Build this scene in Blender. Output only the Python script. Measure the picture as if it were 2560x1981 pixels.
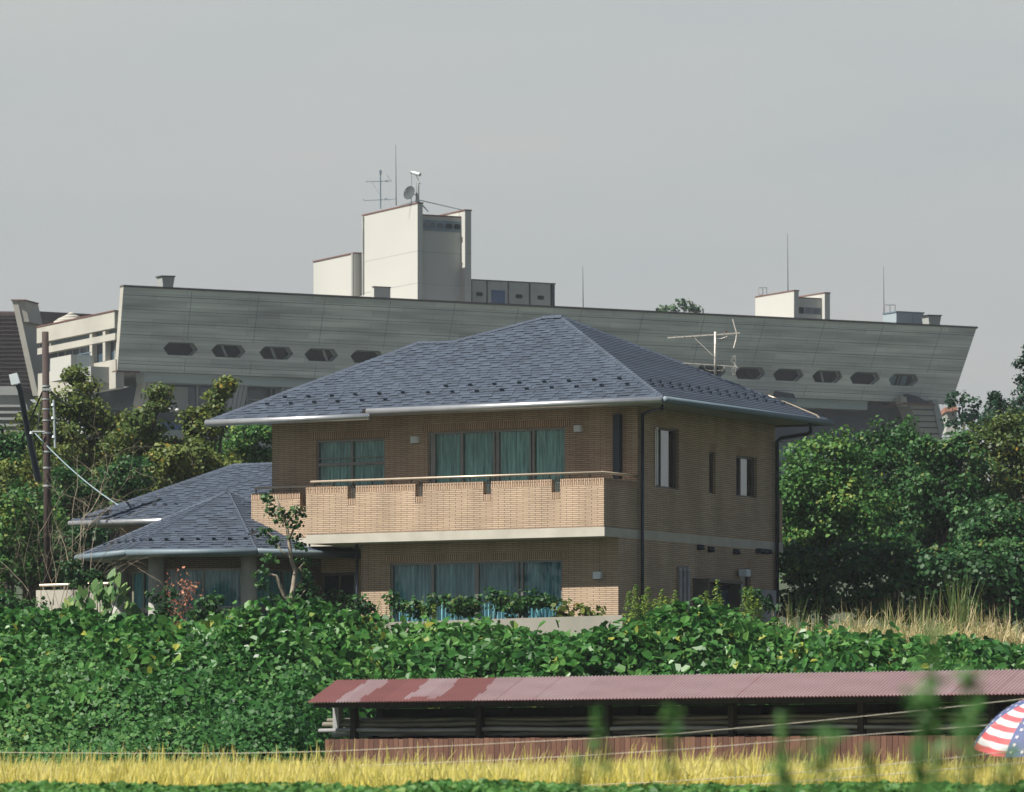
import bpy, math, random
import numpy as np
from mathutils import Vector, Matrix
R = math.radians
random.seed(7); rng = np.random.default_rng(11)
sc = bpy.context.scene
for o in list(bpy.data.objects): bpy.data.objects.remove(o)
col = sc.collection

# ------------------------------------------------------------------ camera, sky, sun, exposure
F, CX, HY, EYE = 12500.0, 1280.0, 1935.0, 1.5        # focal length, centre column and horizon row in photo pixels; eye height
cam = bpy.data.cameras.new('camera'); co = bpy.data.objects.new('camera', cam); col.objects.link(co)
cam.sensor_width = 36; cam.lens = F / 2560 * 36; cam.clip_end = 6000; cam.clip_start = .5
cam.shift_y = (HY - 990.5) / 2560
co.location = (0, 0, EYE); co.rotation_euler = (R(90), 0, 0); sc.camera = co
cam.dof.use_dof = True; cam.dof.focus_distance = 122; cam.dof.aperture_fstop = 6.5
SUN = Vector((-.86, -.42, 1.28)).normalized()
w = bpy.data.worlds.new("World"); sc.world = w; w.use_nodes = True
nt = w.node_tree; nt.nodes.clear(); N = nt.nodes.new; K = nt.links.new
sky = N('ShaderNodeTexSky'); sky.sky_type = 'NISHITA'; sky.sun_disc = False
sky.sun_elevation = math.asin(SUN.z); sky.sun_rotation = math.atan2(SUN.x, SUN.y); sky.dust_density = 4
b1 = N('ShaderNodeBackground'); b1.inputs[1].default_value = .05; K(sky.outputs[0], b1.inputs[0])
tc = N('ShaderNodeTexCoord'); sp = N('ShaderNodeSeparateXYZ'); K(tc.outputs['Generated'], sp.inputs[0])
rp = N('ShaderNodeValToRGB'); rp.color_ramp.elements[0].position = .0; rp.color_ramp.elements[0].color = (.395, .435, .465, 1)
rp.color_ramp.elements[1].position = .16; rp.color_ramp.elements[1].color = (.525, .552, .54, 1)
for p_, c_ in ((.25, (.13, .18, .25, 1)), (1.0, (.07, .12, .22, 1))): e = rp.color_ramp.elements.new(p_); e.color = c_
e = rp.color_ramp.elements.new(.075); e.color = (.470, .482, .482, 1)
K(sp.outputs[2], rp.inputs[0])
b2 = N('ShaderNodeBackground'); b2.inputs[1].default_value = .58; cm = N('ShaderNodeMapping'); cm.inputs['Scale'].default_value = (5, 5, 22); K(tc.outputs['Generated'], cm.inputs[0]); cn = N('ShaderNodeTexNoise'); cn.inputs['Scale'].default_value = 1.6; cn.inputs['Detail'].default_value = 5; K(cm.outputs[0], cn.inputs['Vector'])
cr = N('ShaderNodeValToRGB'); cr.color_ramp.elements[0].position = .3; cr.color_ramp.elements[0].color = (.93, .95, .965, 1); cr.color_ramp.elements[1].position = .7; cr.color_ramp.elements[1].color = (1.03, 1.0, .985, 1); K(cn.outputs[0], cr.inputs[0])
cmx = N('ShaderNodeVectorMath'); cmx.operation = 'MULTIPLY'; K(rp.outputs[0], cmx.inputs[0]); K(cr.outputs[0], cmx.inputs[1]); K(cmx.outputs[0], b2.inputs[0])
mx = N('ShaderNodeMixShader'); mx.inputs[0].default_value = .85; K(b1.outputs[0], mx.inputs[1]); K(b2.outputs[0], mx.inputs[2])
wo = N('ShaderNodeOutputWorld'); K(mx.outputs[0], wo.inputs[0])
sl = bpy.data.lights.new('sun', 'SUN'); sl.energy = 5.0; sl.angle = R(.6); sl.color = (1, .955, .87)
so = bpy.data.objects.new('sun', sl); col.objects.link(so); so.rotation_euler = SUN.to_track_quat('Z', 'Y').to_euler(); so.location = (-50, -50, 80)
sc.view_settings.view_transform = 'Standard'; sc.view_settings.look = 'None'; sc.view_settings.exposure = .9; sc.view_settings.gamma = 1

# ------------------------------------------------------------------ helpers
def P(px, py, Y): return Vector(((px - CX) * Y / F, Y, EYE + (HY - py) * Y / F))
class Frame:                                          # a building's own axes: a along its front, b depth, z up
    def __init__(s, px, Y, u, v): s.o = Vector(((px - CX) * Y / F, Y)); s.u = Vector(u).normalized(); s.v = Vector(v).normalized()
    def p(s, a, b, z): q = s.o + s.u * a + s.v * b; return Vector((q.x, q.y, z))
    def a(s, px, b): r = (px - CX) / F; q = s.o + s.v * b; return (r * q.y - q.x) / (s.u.x - r * s.u.y)
    def b(s, px, a): r = (px - CX) / F; q = s.o + s.u * a; return (r * q.y - q.x) / (s.v.x - r * s.v.y)
    def z(s, py, a, b): return EYE + (HY - py) * (s.o + s.u * a + s.v * b).y / F
class MB:
    def __init__(s): s.v = []; s.f = []; s.uv = []; s.r = []; s.sm = False
    def face(s, pts, uv=None, r=.5):
        i = len(s.v); s.v += [tuple(p) for p in pts]; s.f.append(tuple(range(i, i + len(pts))))
        s.uv += uv if uv else [(0, 0)] * len(pts); s.r.append(r); return s
    def raw(s, vs, fs, uvs=None, r=.5):
        i = len(s.v); s.v += [tuple(p) for p in vs]
        for f in fs:
            s.f.append(tuple(i + k for k in f)); s.uv += [(uvs[k] if uvs else (0, 0)) for k in f]; s.r.append(r)
        return s
    def box(s, fr, a0, a1, b0, b1, z0, z1, r=.5):       # box in a frame, uv in metres
        c = [fr.p(a, b, z) for z in (z0, z1) for b in (b0, b1) for a in (a0, a1)]
        A, B, Z = abs(a1 - a0), abs(b1 - b0), abs(z1 - z0)
        def q(i, U0, U1, V0, V1): s.face([c[k] for k in i], [(U0, V0), (U1, V0), (U1, V1), (U0, V1)], r)
        q((0, 1, 5, 4), a0, a1, z0, z1); q((3, 2, 6, 7), a1, a0, z0, z1); q((2, 0, 4, 6), b1, b0, z0, z1); q((1, 3, 7, 5), b0, b1, z0, z1)
        q((4, 5, 7, 6), a0, a1, b0, b1); q((2, 3, 1, 0), a0, a1, b1, b0); return s
    def tube(s, pts, rad, n=8, r=.5, cap=True):
        pts = [Vector(p) for p in pts]; m = len(pts)
        if not hasattr(rad, '__len__'): rad = [rad] * m
        vs = []; prev = None
        for i, p in enumerate(pts):
            d = (pts[min(i + 1, m - 1)] - pts[max(i - 1, 0)]).normalized()
            x = (prev - d * prev.dot(d)) if prev is not None else d.orthogonal()
            if x.length < 1e-6: x = d.orthogonal()
            x.normalize(); prev = x; y = d.cross(x)
            for k in range(n): t = 2 * math.pi * k / n; vs.append(p + (x * math.cos(t) + y * math.sin(t)) * rad[i])
        fs = [(i * n + k, i * n + (k + 1) % n, (i + 1) * n + (k + 1) % n, (i + 1) * n + k) for i in range(m - 1) for k in range(n)]
        if cap: fs += [tuple(range(n - 1, -1, -1)), tuple((m - 1) * n + k for k in range(n))]
        return s.raw(vs, fs, None, r)
    def prism(s, poly, d, r=.5):                        # polygon extruded along vector d
        d = Vector(d); n = len(poly); top = [Vector(p) + d for p in poly]
        return s.raw([Vector(p) for p in poly] + top, [tuple(range(n - 1, -1, -1)), tuple(range(n, 2 * n))] + [(k, (k + 1) % n, n + (k + 1) % n, n + k) for k in range(n)], None, r)
    def bar(s, p, q, w_, r=.5): return s.tube([p, q], w_, 4, r)
    def build(s, name, m, parent=None, smooth=False):
        me = bpy.data.meshes.new(name); me.from_pydata(s.v, [], s.f); ul = me.uv_layers.new(name='UVMap')
        ul.data.foreach_set('uv', np.array(s.uv, dtype=np.float32).ravel())
        at = me.attributes.new('rnd', 'FLOAT', 'FACE'); at.data.foreach_set('value', np.array(s.r, dtype=np.float32))
        return link(name, me, m, parent, smooth)
def link(name, me, m, parent, smooth=False):
    me.materials.append(m)
    if smooth: me.polygons.foreach_set('use_smooth', [True] * len(me.polygons))
    me.update(); o = bpy.data.objects.new(name, me); col.objects.link(o)
    if parent: o.parent = parent; o.matrix_parent_inverse = pinv(parent)
    return o
def pinv(parent):                                      # meshes are built in world coordinates; only Empties are offset
    return Matrix.Translation(-parent.location) if parent.type == 'EMPTY' else Matrix()
def np_mesh(name, verts, k, rnd, m, parent=None, smooth=False):   # verts (n*k,3): n separate k-gons
    n = len(verts) // k; me = bpy.data.meshes.new(name)
    me.vertices.add(n * k); me.vertices.foreach_set('co', np.asarray(verts, dtype=np.float32).ravel())
    me.loops.add(n * k); me.loops.foreach_set('vertex_index', np.arange(n * k, dtype=np.int32))
    me.polygons.add(n); me.polygons.foreach_set('loop_start', np.arange(0, n * k, k, dtype=np.int32))
    me.update(calc_edges=True)
    at = me.attributes.new('rnd', 'FLOAT', 'FACE'); at.data.foreach_set('value', np.asarray(rnd, dtype=np.float32))
    return link(name, me, m, parent, smooth)
def thing(name, label, cat, loc=(0, 0, 0), group=None):
    o = bpy.data.objects.new(name, None); col.objects.link(o); o.location = loc; o.empty_display_size = .2
    return tag(o, label, cat, group)
def tag(o, label, cat, group=None, kind=None):
    o['label'] = label; o['category'] = cat
    if group: o['group'] = group
    if kind: o['kind'] = kind
    return o
def struct(o): o['kind'] = 'structure'; return o
def copy_tree(o, loc, label, group=None):
    d = Vector(loc) - o.location; r = o.copy(); col.objects.link(r); r.location = loc; r['label'] = label
    if group: r['group'] = group
    for ch in list(o.children):
        c = ch.copy(); col.objects.link(c); c.parent = r
        for g in list(ch.children): q = g.copy(); col.objects.link(q); q.parent = c
    return r

# ------------------------------------------------------------------ materials
def M(name, c1, c2=None, scale=3, rough=.8, metal=0, bump=0, stretch=(1, 1, 1), detail=6, spec=.5, bs=None):
    m = bpy.data.materials.new(name); m.use_nodes = True; nt = m.node_tree; p = nt.nodes['Principled BSDF']
    p.inputs['Roughness'].default_value = rough; p.inputs['Metallic'].default_value = metal; p.inputs['Specular IOR Level'].default_value = spec
    c2 = c2 or tuple(x * .75 for x in c1)
    tc = nt.nodes.new('ShaderNodeTexCoord'); mp = nt.nodes.new('ShaderNodeMapping'); mp.inputs['Scale'].default_value = stretch
    nt.links.new(tc.outputs['Object'], mp.inputs[0])
    n = nt.nodes.new('ShaderNodeTexNoise'); n.inputs['Scale'].default_value = scale; n.inputs['Detail'].default_value = detail
    nt.links.new(mp.outputs[0], n.inputs['Vector'])
    r = nt.nodes.new('ShaderNodeValToRGB'); r.color_ramp.elements[0].position = .32; r.color_ramp.elements[1].position = .68
    r.color_ramp.elements[0].color = (*c2, 1); r.color_ramp.elements[1].color = (*c1, 1)
    nt.links.new(n.outputs[0], r.inputs[0]); nt.links.new(r.outputs[0], p.inputs['Base Color'])
    if bump:
        b = nt.nodes.new('ShaderNodeBump'); b.inputs['Strength'].default_value = bump; b.inputs['Distance'].default_value = bs or .02
        nt.links.new(n.outputs[0], b.inputs['Height']); nt.links.new(b.outputs[0], p.inputs['Normal'])
    m['ramp'] = r.name; return m
def brick(name, c1, c2, cm, bw=.24, rh=.0475, mortar=.011, rough=.8, soldier=False, ns=(1, 1), amp=(.8, 1.12)):
    m = bpy.data.materials.new(name); m.use_nodes = True; nt = m.node_tree; p = nt.nodes['Principled BSDF']; p.inputs['Roughness'].default_value = rough
    uv = nt.nodes.new('ShaderNodeUVMap'); mp = nt.nodes.new('ShaderNodeMapping')
    if soldier: mp.inputs['Rotation'].default_value = (0, 0, R(90))
    nt.links.new(uv.outputs[0], mp.inputs[0])
    b = nt.nodes.new('ShaderNodeTexBrick'); b.inputs['Scale'].default_value = 1; b.inputs['Brick Width'].default_value = bw; b.inputs['Row Height'].default_value = rh
    b.inputs['Mortar Size'].default_value = mortar; b.inputs['Mortar Smooth'].default_value = .3
    b.inputs['Color1'].default_value = (*c1, 1); b.inputs['Color2'].default_value = (*c2, 1); b.inputs['Mortar'].default_value = (*cm, 1)
    b.inputs['Bias'].default_value = -.3; nt.links.new(mp.outputs[0], b.inputs['Vector'])
    n = nt.nodes.new('ShaderNodeTexNoise'); n.inputs['Scale'].default_value = 1.3; n.inputs['Detail'].default_value = 8; mn = nt.nodes.new('ShaderNodeMapping'); mn.inputs['Scale'].default_value = (*ns, 1); nt.links.new(uv.outputs[0], mn.inputs[0]); nt.links.new(mn.outputs[0], n.inputs['Vector'])
    mr = nt.nodes.new('ShaderNodeMapRange'); mr.inputs[1].default_value = .3; mr.inputs[2].default_value = .7; mr.inputs[3].default_value = amp[0]; mr.inputs[4].default_value = amp[1]
    nt.links.new(n.outputs[0], mr.inputs[0])
    mu = nt.nodes.new('ShaderNodeVectorMath'); mu.operation = 'SCALE'; nt.links.new(b.outputs['Color'], mu.inputs[0]); nt.links.new(mr.outputs[0], mu.inputs['Scale'])
    nt.links.new(mu.outputs[0], p.inputs['Base Color'])
    bp = nt.nodes.new('ShaderNodeBump'); bp.inputs['Strength'].default_value = .8; bp.inputs['Distance'].default_value = .012; bp.invert = True
    nt.links.new(b.outputs['Fac'], bp.inputs['Height']); nt.links.new(bp.outputs[0], p.inputs['Normal']); return m
def rndmat(name, stops, rough=.6, trans=0, spec=.5, metal=0, noise=0):     # colour ramp on the per-face value
    m = bpy.data.materials.new(name); m.use_nodes = True; nt = m.node_tree; p = nt.nodes['Principled BSDF']; p.inputs['Roughness'].default_value = rough
    p.inputs['Specular IOR Level'].default_value = spec; p.inputs['Metallic'].default_value = metal
    a = nt.nodes.new('ShaderNodeAttribute'); a.attribute_name = 'rnd'; r = nt.nodes.new('ShaderNodeValToRGB'); src = a.outputs['Fac']
    if noise:
        tc = nt.nodes.new('ShaderNodeTexCoord'); n = nt.nodes.new('ShaderNodeTexNoise'); n.inputs['Scale'].default_value = noise; n.inputs['Detail'].default_value = 5
        nt.links.new(tc.outputs['Object'], n.inputs['Vector']); mm = nt.nodes.new('ShaderNodeMath'); mm.operation = 'MULTIPLY_ADD'; mm.inputs[1].default_value = .9
        nt.links.new(n.outputs[0], mm.inputs[0]); s2 = nt.nodes.new('ShaderNodeMath'); s2.operation = 'SUBTRACT'; s2.inputs[1].default_value = .45
        nt.links.new(a.outputs['Fac'], s2.inputs[0]); nt.links.new(s2.outputs[0], mm.inputs[2]); src = mm.outputs[0]
    el = r.color_ramp.elements
    for i, (pos, c) in enumerate(stops):
        q = el[i] if i < 2 else el.new(pos); q.position = pos; q.color = (*c, 1)
    nt.links.new(src, r.inputs[0]); nt.links.new(r.outputs[0], p.inputs['Base Color'])
    if trans:
        t = nt.nodes.new('ShaderNodeBsdfTranslucent'); nt.links.new(r.outputs[0], t.inputs[0]); mxs = nt.nodes.new('ShaderNodeMixShader'); mxs.inputs[0].default_value = trans
        nt.links.new(p.outputs[0], mxs.inputs[1]); nt.links.new(t.outputs[0], mxs.inputs[2]); nt.links.new(mxs.outputs[0], nt.nodes['Material Output'].inputs[0])
    return m
def glass(name, tint, refl=.18):
    m = bpy.data.materials.new(name); m.use_nodes = True; nt = m.node_tree; nt.nodes.remove(nt.nodes['Principled BSDF'])
    t = nt.nodes.new('ShaderNodeBsdfTransparent'); t.inputs[0].default_value = (*tint, 1); g = nt.nodes.new('ShaderNodeBsdfGlossy'); g.inputs['Roughness'].default_value = .03
    n = nt.nodes.new('ShaderNodeTexNoise'); n.inputs['Scale'].default_value = .6; bp = nt.nodes.new('ShaderNodeBump'); bp.inputs['Strength'].default_value = .15; bp.inputs['Distance'].default_value = .02
    nt.links.new(n.outputs[0], bp.inputs['Height']); nt.links.new(bp.outputs[0], g.inputs['Normal'])
    mxs = nt.nodes.new('ShaderNodeMixShader'); mxs.inputs[0].default_value = refl
    nt.links.new(t.outputs[0], mxs.inputs[1]); nt.links.new(g.outputs[0], mxs.inputs[2]); nt.links.new(mxs.outputs[0], nt.nodes['Material Output'].inputs[0]); return m
BR = brick('buff_brick', (.47, .345, .24), (.385, .275, .185), (.115, .088, .070), bw=.34, mortar=.0066, ns=(1.2, .3), amp=(.80, 1.1))
BS = brick('buff_brick_soldier', (.50, .35, .235), (.40, .25, .15), (.09, .065, .05), bw=.5, rh=.05, soldier=True)
SHI = rndmat('slate_shingle', [(0, (.018, .027, .042)), (.5, (.031, .045, .070)), (1, (.043, .060, .088))], rough=.75, noise=1.6)
SHD = M('shingle_edge', (.035, .04, .055), rough=.8)
GUT = M('gutter_metal', (.50, .51, .52), (.40, .41, .43), 2, rough=.33, metal=.7)
GUTB = M('gutter_blue_grey', (.12, .165, .19), (.10, .14, .165), 2, rough=.6)
SOF = M('soffit_board', (.30, .31, .28), (.24, .25, .23), 1.5, rough=.8)
DKP = M('dark_pipe', (.018, .028, .045), (.012, .02, .032), 4, rough=.45)
CONC = M('slab_concrete', (.45, .425, .37), (.37, .35, .30), 2.2, rough=.9, bump=.3)
CONW = M('garden_wall_concrete', (.45, .42, .36), (.34, .32, .275), 1.2, rough=.9, bump=.3, stretch=(1, 1, .4))
COL_ = M('column_concrete', (.40, .40, .36), (.30, .30, .27), 2, rough=.85, bump=.3)
BRZ = M('bronze_frame', (.13, .12, .105), (.10, .092, .085), 3, rough=.45, metal=.3)
FRG = M('grey_frame', (.22, .215, .20), (.17, .17, .16), 3, rough=.4, metal=.4)
RAIL = M('rail_metal', (.50, .41, .32), (.42, .35, .27), 5, rough=.35, metal=.3)
WHT = M('white_plastic', (.62, .68, .70), (.55, .60, .63), 5, rough=.4)
DARK = M('interior_dark', (.02, .022, .022), (.012, .014, .014), 3, rough=.9)
LACE = M('lace_curtain', (.58, .76, .73), (.13, .31, .30), 13, rough=.9, stretch=(1, 1, .10), detail=4)
LACEB = M('blue_lace_curtain', (.50, .62, .70), (.11, .23, .31), 13, rough=.9, stretch=(1, 1, .10), detail=4)
GLS = glass('window_glass', (.62, .84, .82), .06); GLSB = glass('side_window_glass', (.5, .6, .62), .35)
PIPE = M('grey_pipe', (.34, .33, .34), (.27, .27, .28), 4, rough=.5)
ANT = M('antenna_metal', (.62, .57, .50), (.45, .42, .38), 6, rough=.5, metal=.3)
KCW = brick('board_marked_wall', (.58, .585, .54), (.44, .455, .43), (.32, .33, .32), bw=5.3, rh=.47, mortar=.018, ns=(.10, .9), amp=(.62, 1.18))
KC = M('board_marked_concrete', (.40, .43, .41), (.22, .26, .265), .20, rough=.9, bump=.2, stretch=(.5, .5, 5), detail=12)
KCL = M('pale_concrete', (.38, .365, .32), (.30, .29, .255), .35, rough=.9, bump=.2, detail=8)
KCM = M('grey_concrete', (.33, .34, .32), (.23, .245, .24), .3, rough=.9, bump=.2, detail=8)
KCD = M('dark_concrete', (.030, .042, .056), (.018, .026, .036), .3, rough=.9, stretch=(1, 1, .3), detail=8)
KW = M('white_tile_wall', (.40, .40, .372), (.37, .37, .347), .12, rough=.75)
KB = M('blue_grey_panel', (.12, .18, .22), (.09, .14, .18), .6, rough=.5)
RUST = M('rust_coping', (.14, .055, .038), (.09, .045, .035), .8, rough=.8)
REDR = M('red_brown_cladding', (.085, .050, .045), (.055, .036, .035), .5, rough=.75)
BLUE = M('blue_paint', (.03, .10, .26), (.025, .08, .2), 1, rough=.5)
BLK = M('dark_glass', (.012, .016, .018), (.006, .01, .012), .4, rough=.3, spec=.04)
GLK = M('reflecting_glass', (.06, .09, .12), (.02, .04, .055), .35, rough=.15, stretch=(1, 1, .5))
STEEL = M('pale_steel', (.42, .46, .46), (.32, .36, .36), 3, rough=.5, metal=.3)
WIRE = M('dark_wire', (.03, .035, .035), rough=.6); CABL = M('pale_cable', (.42, .55, .60), (.36, .48, .52), 5, rough=.5)
WOODP = M('creosote_wood', (.055, .034, .030), (.028, .019, .018), 3, rough=.85, bump=.5, stretch=(3, 3, .4))
BARK = M('bark', (.10, .085, .065), (.05, .042, .034), 6, rough=.9, bump=.6, stretch=(2, 2, .5)); BARKP = M('pale_bark', (.30, .26, .20), (.18, .15, .115), 6, rough=.9, bump=.5)
STR = M('white_string', (.42, .39, .31), rough=.7)
BAM = M('bamboo_pole', (.22, .20, .15), (.10, .10, .08), 3, rough=.6, stretch=(.5, .5, 4)); BAMP = M('weathered_pole', (.34, .345, .34), (.17, .17, .17), 3, rough=.6, stretch=(.5, .5, 4))
TIMB = M('shed_timber', (.038, .031, .026), (.02, .017, .015), 4, rough=.85, bump=.3, stretch=(3, 3, .6))
RBRD = rndmat('red_board', [(0, (.070, .028, .017)), (.5, (.105, .045, .027)), (1, (.14, .066, .042))], rough=.75, noise=2.5)
def leafm(name, d, m_, l, y, t=.3, rough=.5): return rndmat(name, [(0, d), (.93, l), (.5, m_), (1, y)], rough, t, spec=.2)
LK = leafm('kudzu_leaf', (.010, .050, .012), (.040, .138, .027), (.125, .260, .064), (.29, .31, .058), .32, .36)
LU = leafm('undergrowth_leaf', (.014, .064, .015), (.046, .140, .034), (.110, .220, .058), (.21, .24, .055))
LY = leafm('olive_leaf', (.034, .070, .016), (.095, .130, .028), (.165, .190, .040), (.27, .20, .038))
LG = leafm('green_leaf', (.010, .046, .015), (.026, .088, .024), (.066, .150, .038), (.14, .165, .04))
LB = leafm('bright_green_leaf', (.018, .075, .020), (.050, .140, .030), (.125, .225, .048), (.20, .23, .048))
LD = leafm('dark_leaf', (.010, .040, .016), (.022, .072, .022), (.045, .11, .032), (.08, .12, .035))
LO = leafm('orange_green_leaf', (.028, .062, .016), (.068, .108, .026), (.13, .155, .034), (.27, .16, .03))
LC = leafm('conifer_leaf', (.008, .032, .020), (.014, .050, .026), (.025, .075, .032), (.04, .09, .035))
LBIG = leafm('big_leaf', (.05, .13, .04), (.10, .20, .06), (.20, .31, .10), (.30, .34, .10), .35)
LR = leafm('red_leaf', (.22, .08, .05), (.34, .13, .08), (.45, .2, .12), (.5, .3, .15))
LGR = leafm('goldenrod_leaf', (.05, .12, .025), (.12, .22, .04), (.24, .30, .05), (.36, .34, .05), .45)
LBN = leafm('bean_leaf', (.03, .10, .025), (.065, .18, .042), (.14, .27, .07), (.20, .29, .065), .4)
RICE = rndmat('ripe_rice', [(0, (.22, .32, .06)), (.25, (.58, .54, .12)), (.6, (.80, .72, .20)), (1, (.88, .80, .38))], .6, .5)
DRY = rndmat('dry_grass', [(0, (.06, .12, .03)), (.4, (.16, .22, .05)), (.55, (.42, .35, .17)), (1, (.68, .56, .36))], .6, .3)

# ------------------------------------------------------------------ ground
def wav(x, y, s, seed, n=5):
    g = np.random.default_rng(seed); t = 0
    for i in range(n):
        a = g.uniform(0, 6.28); f = s * g.uniform(.6, 1.8); t = t + np.sin((x * math.cos(a) + y * math.sin(a)) * f + g.uniform(0, 6.28))
    return t / n
ZK = [(-200, 0), (28, 0), (37, .72), (46, .75), (49, .92), (77, 1.0), (80, 1.1), (89, 1.1), (93, 1.15), (99, 1.7), (104, 3.3), (112, 4.2), (136, 4.4), (200, 8), (380, 20), (900, 40), (4500, 60)]
def gz(y): return np.interp(y, [k[0] for k in ZK], [k[1] for k in ZK])
def ground(x0, x1, y0, y1, nx, ny, name, mat, bumpy=0):
    xs = np.linspace(x0, x1, nx) if nx > 60 else np.array(sorted(set([x0, x1] + list(np.linspace(-60, 60, nx)))))
    ys = np.array(sorted(set(list(np.linspace(-60, 140, 150)) + [k[0] for k in ZK] + [250, 300, 500, 700, 1500, 2500])))
    mb = MB(); vs = [(x, y, float(gz(y)) + (.05 * float(wav(x, y, 1.2, 3)) if 47 > y or y > 79 else 0)) for y in ys for x in xs]; n = len(xs)
    fs = [(j * n + i, j * n + i + 1, (j + 1) * n + i + 1, (j + 1) * n + i) for j in range(len(ys) - 1) for i in range(n - 1)]
    mb.raw(vs, fs); return mb.build(name, mat, None, True)
SOIL = M('soil', (.04, .055, .025), (.02, .03, .014), .8, rough=1, bump=.6)
struct(ground(-3000, 3000, 0, 0, 50, 0, 'ground', SOIL))

# ------------------------------------------------------------------ leaves
def unit(n):
    v = rng.normal(size=(n, 3)); return v / np.linalg.norm(v, axis=1)[:, None]
def leaves(cent, nrm, size, k=5, aspect=.62, point=True):
    n = len(cent); up = unit(n); t = np.cross(nrm, up); t /= np.linalg.norm(t, axis=1)[:, None] + 1e-9; b = np.cross(nrm, t)
    size = np.broadcast_to(size, (n,))[:, None]
    if k == 4: prof = [(-.5, 0), (0, -.5), (.5, 0), (0, .5)]
    elif k == 5: prof = [(-.5, -.2), (-.5, .2), (.05, .5), (.55, 0), (.05, -.5)]
    else: prof = [(-.5, -.18), (-.5, .18), (-.15, .5), (.3, .38), (.55, 0), (.3, -.38), (-.15, -.5)][:k]
    out = np.empty((n, len(prof), 3))
    bend = rng.uniform(-.12, .12, (n, 1)) * size
    for i, (p, q) in enumerate(prof): out[:, i] = cent + t * size * p + b * size * q * aspect * 1.6 + nrm * bend * abs(q) * 2
    return out.reshape(-1, 3), len(prof)
def folded(cent, nrm, size):                           # broad leaves folded along the midrib: two quads each
    n = len(cent); up = unit(n); t = np.cross(nrm, up); t /= np.linalg.norm(t, axis=1)[:, None] + 1e-9; b = np.cross(nrm, t); size = np.broadcast_to(size, (n,))[:, None]
    an = rng.uniform(.15, .6, (n, 1)); out = np.empty((n, 2, 4, 3))
    for h, sg in ((0, 1), (1, -1)):
        sd = b * sg * np.cos(an) + nrm * np.sin(an)
        for i, (p, q) in enumerate(((-.5, 0), (-.28, .43), (.18, .42), (.58, 0))): out[:, h, i] = cent + t * size * p + sd * size * q - nrm * size * .12 * (p > .5)
    return out.reshape(-1, 3)
def crown_cloud(blobs, leaf, dens=1.0, clump=.42, flat=.8):
    C = []; Nn = []; S = []; RV = []
    for (c, r) in blobs:
        c = np.array(c); rx = np.array(r if hasattr(r, '__len__') else (r, r, r * flat)); rm = rx.mean()
        nc = max(6, int(11 * (rm / clump) ** 2 * .55)); d = unit(nc); d[:, 1] = -np.abs(d[:, 1]) * rng.choice([1, 1, -1], nc)
        rad = rng.uniform(.45, 1.03, nc) ** .6; cc = c + d * rad[:, None] * rx
        nl = int(46 * dens * (clump / (leaf * 3.2)) ** 1.7)
        for j in range(nc):
            cr = clump * rng.uniform(.55, 1.25); m_ = max(4, int(nl * (cr / clump) ** 2))
            q = unit(m_); off = q * (rng.uniform(0, 1, m_)[:, None] ** .4) * cr * np.array([1, 1, .62])
            C.append(cc[j] + off); nn = q * .5 + d[j] * .45 + np.array([0, 0, .45]) + rng.normal(size=(m_, 3)) * .55
            Nn.append(nn / np.linalg.norm(nn, axis=1)[:, None]); S.append(leaf * rng.uniform(.6, 1.35, m_)); RV.append(np.clip(rng.normal(.5, .2, m_) + rng.normal(0, .13), 0, 1))
    return np.concatenate(C), np.concatenate(Nn), np.concatenate(S), np.concatenate(RV)
def tree(name, label, Y, base, blobs, mat, leaf=.13, dens=1, clump=.42, bark=None, trunk_r=.16, cat='tree', group=None, limbs=True, flat=.8, k=5, zoff=0):
    """blobs: (px, py, radius in photo px[, depth offset]) at depth Y; base: px of the trunk"""
    bz = float(gz(Y)) - .1 + zoff; bx = (base - CX) * Y / F; root = thing(name, label, cat, (bx, Y, bz), group)
    bl = []
    for q in blobs:
        dy = q[3] if len(q) > 3 else random.uniform(-.6, .6) * q[2] * Y / F
        c = P(q[0], q[1], Y + dy); bl.append((c, q[2] * Y / F))
    c, n, s, r = crown_cloud(bl, leaf, dens, clump, flat); v, kk = leaves(c, n, s, k)
    np_mesh('crown', v, kk, r, mat, root)
    mb = MB(); zc = min(b[0].z for b in bl); top = max(bl, key=lambda b: b[0].z)[0]; b0 = Vector((bx, Y, bz))
    mid = b0.lerp(top, .4) + Vector((random.uniform(-.2, .2), 0, 0)); mb.tube([b0, b0.lerp(mid, .5) + Vector((.05, 0, 0)), mid, top], [trunk_r, trunk_r * .8, trunk_r * .6, trunk_r * .12], 8)
    if limbs:
        for (c_, r_) in bl:
            st = b0.lerp(mid, random.uniform(.45, .95)); mb.tube([st, st.lerp(c_, .5) + Vector((0, 0, .15)), c_], [trunk_r * .4, trunk_r * .25, trunk_r * .07], 6)
            for j in range(5):
                d = Vector(unit(1)[0]); d.z = abs(d.z); s0 = st.lerp(c_, random.uniform(.5, .95)); mb.tube([s0, s0 + d * r_ * .8], [trunk_r * .12, trunk_r * .03], 4)
    mb.build('trunk', bark or BARK, root, True); return root

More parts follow.
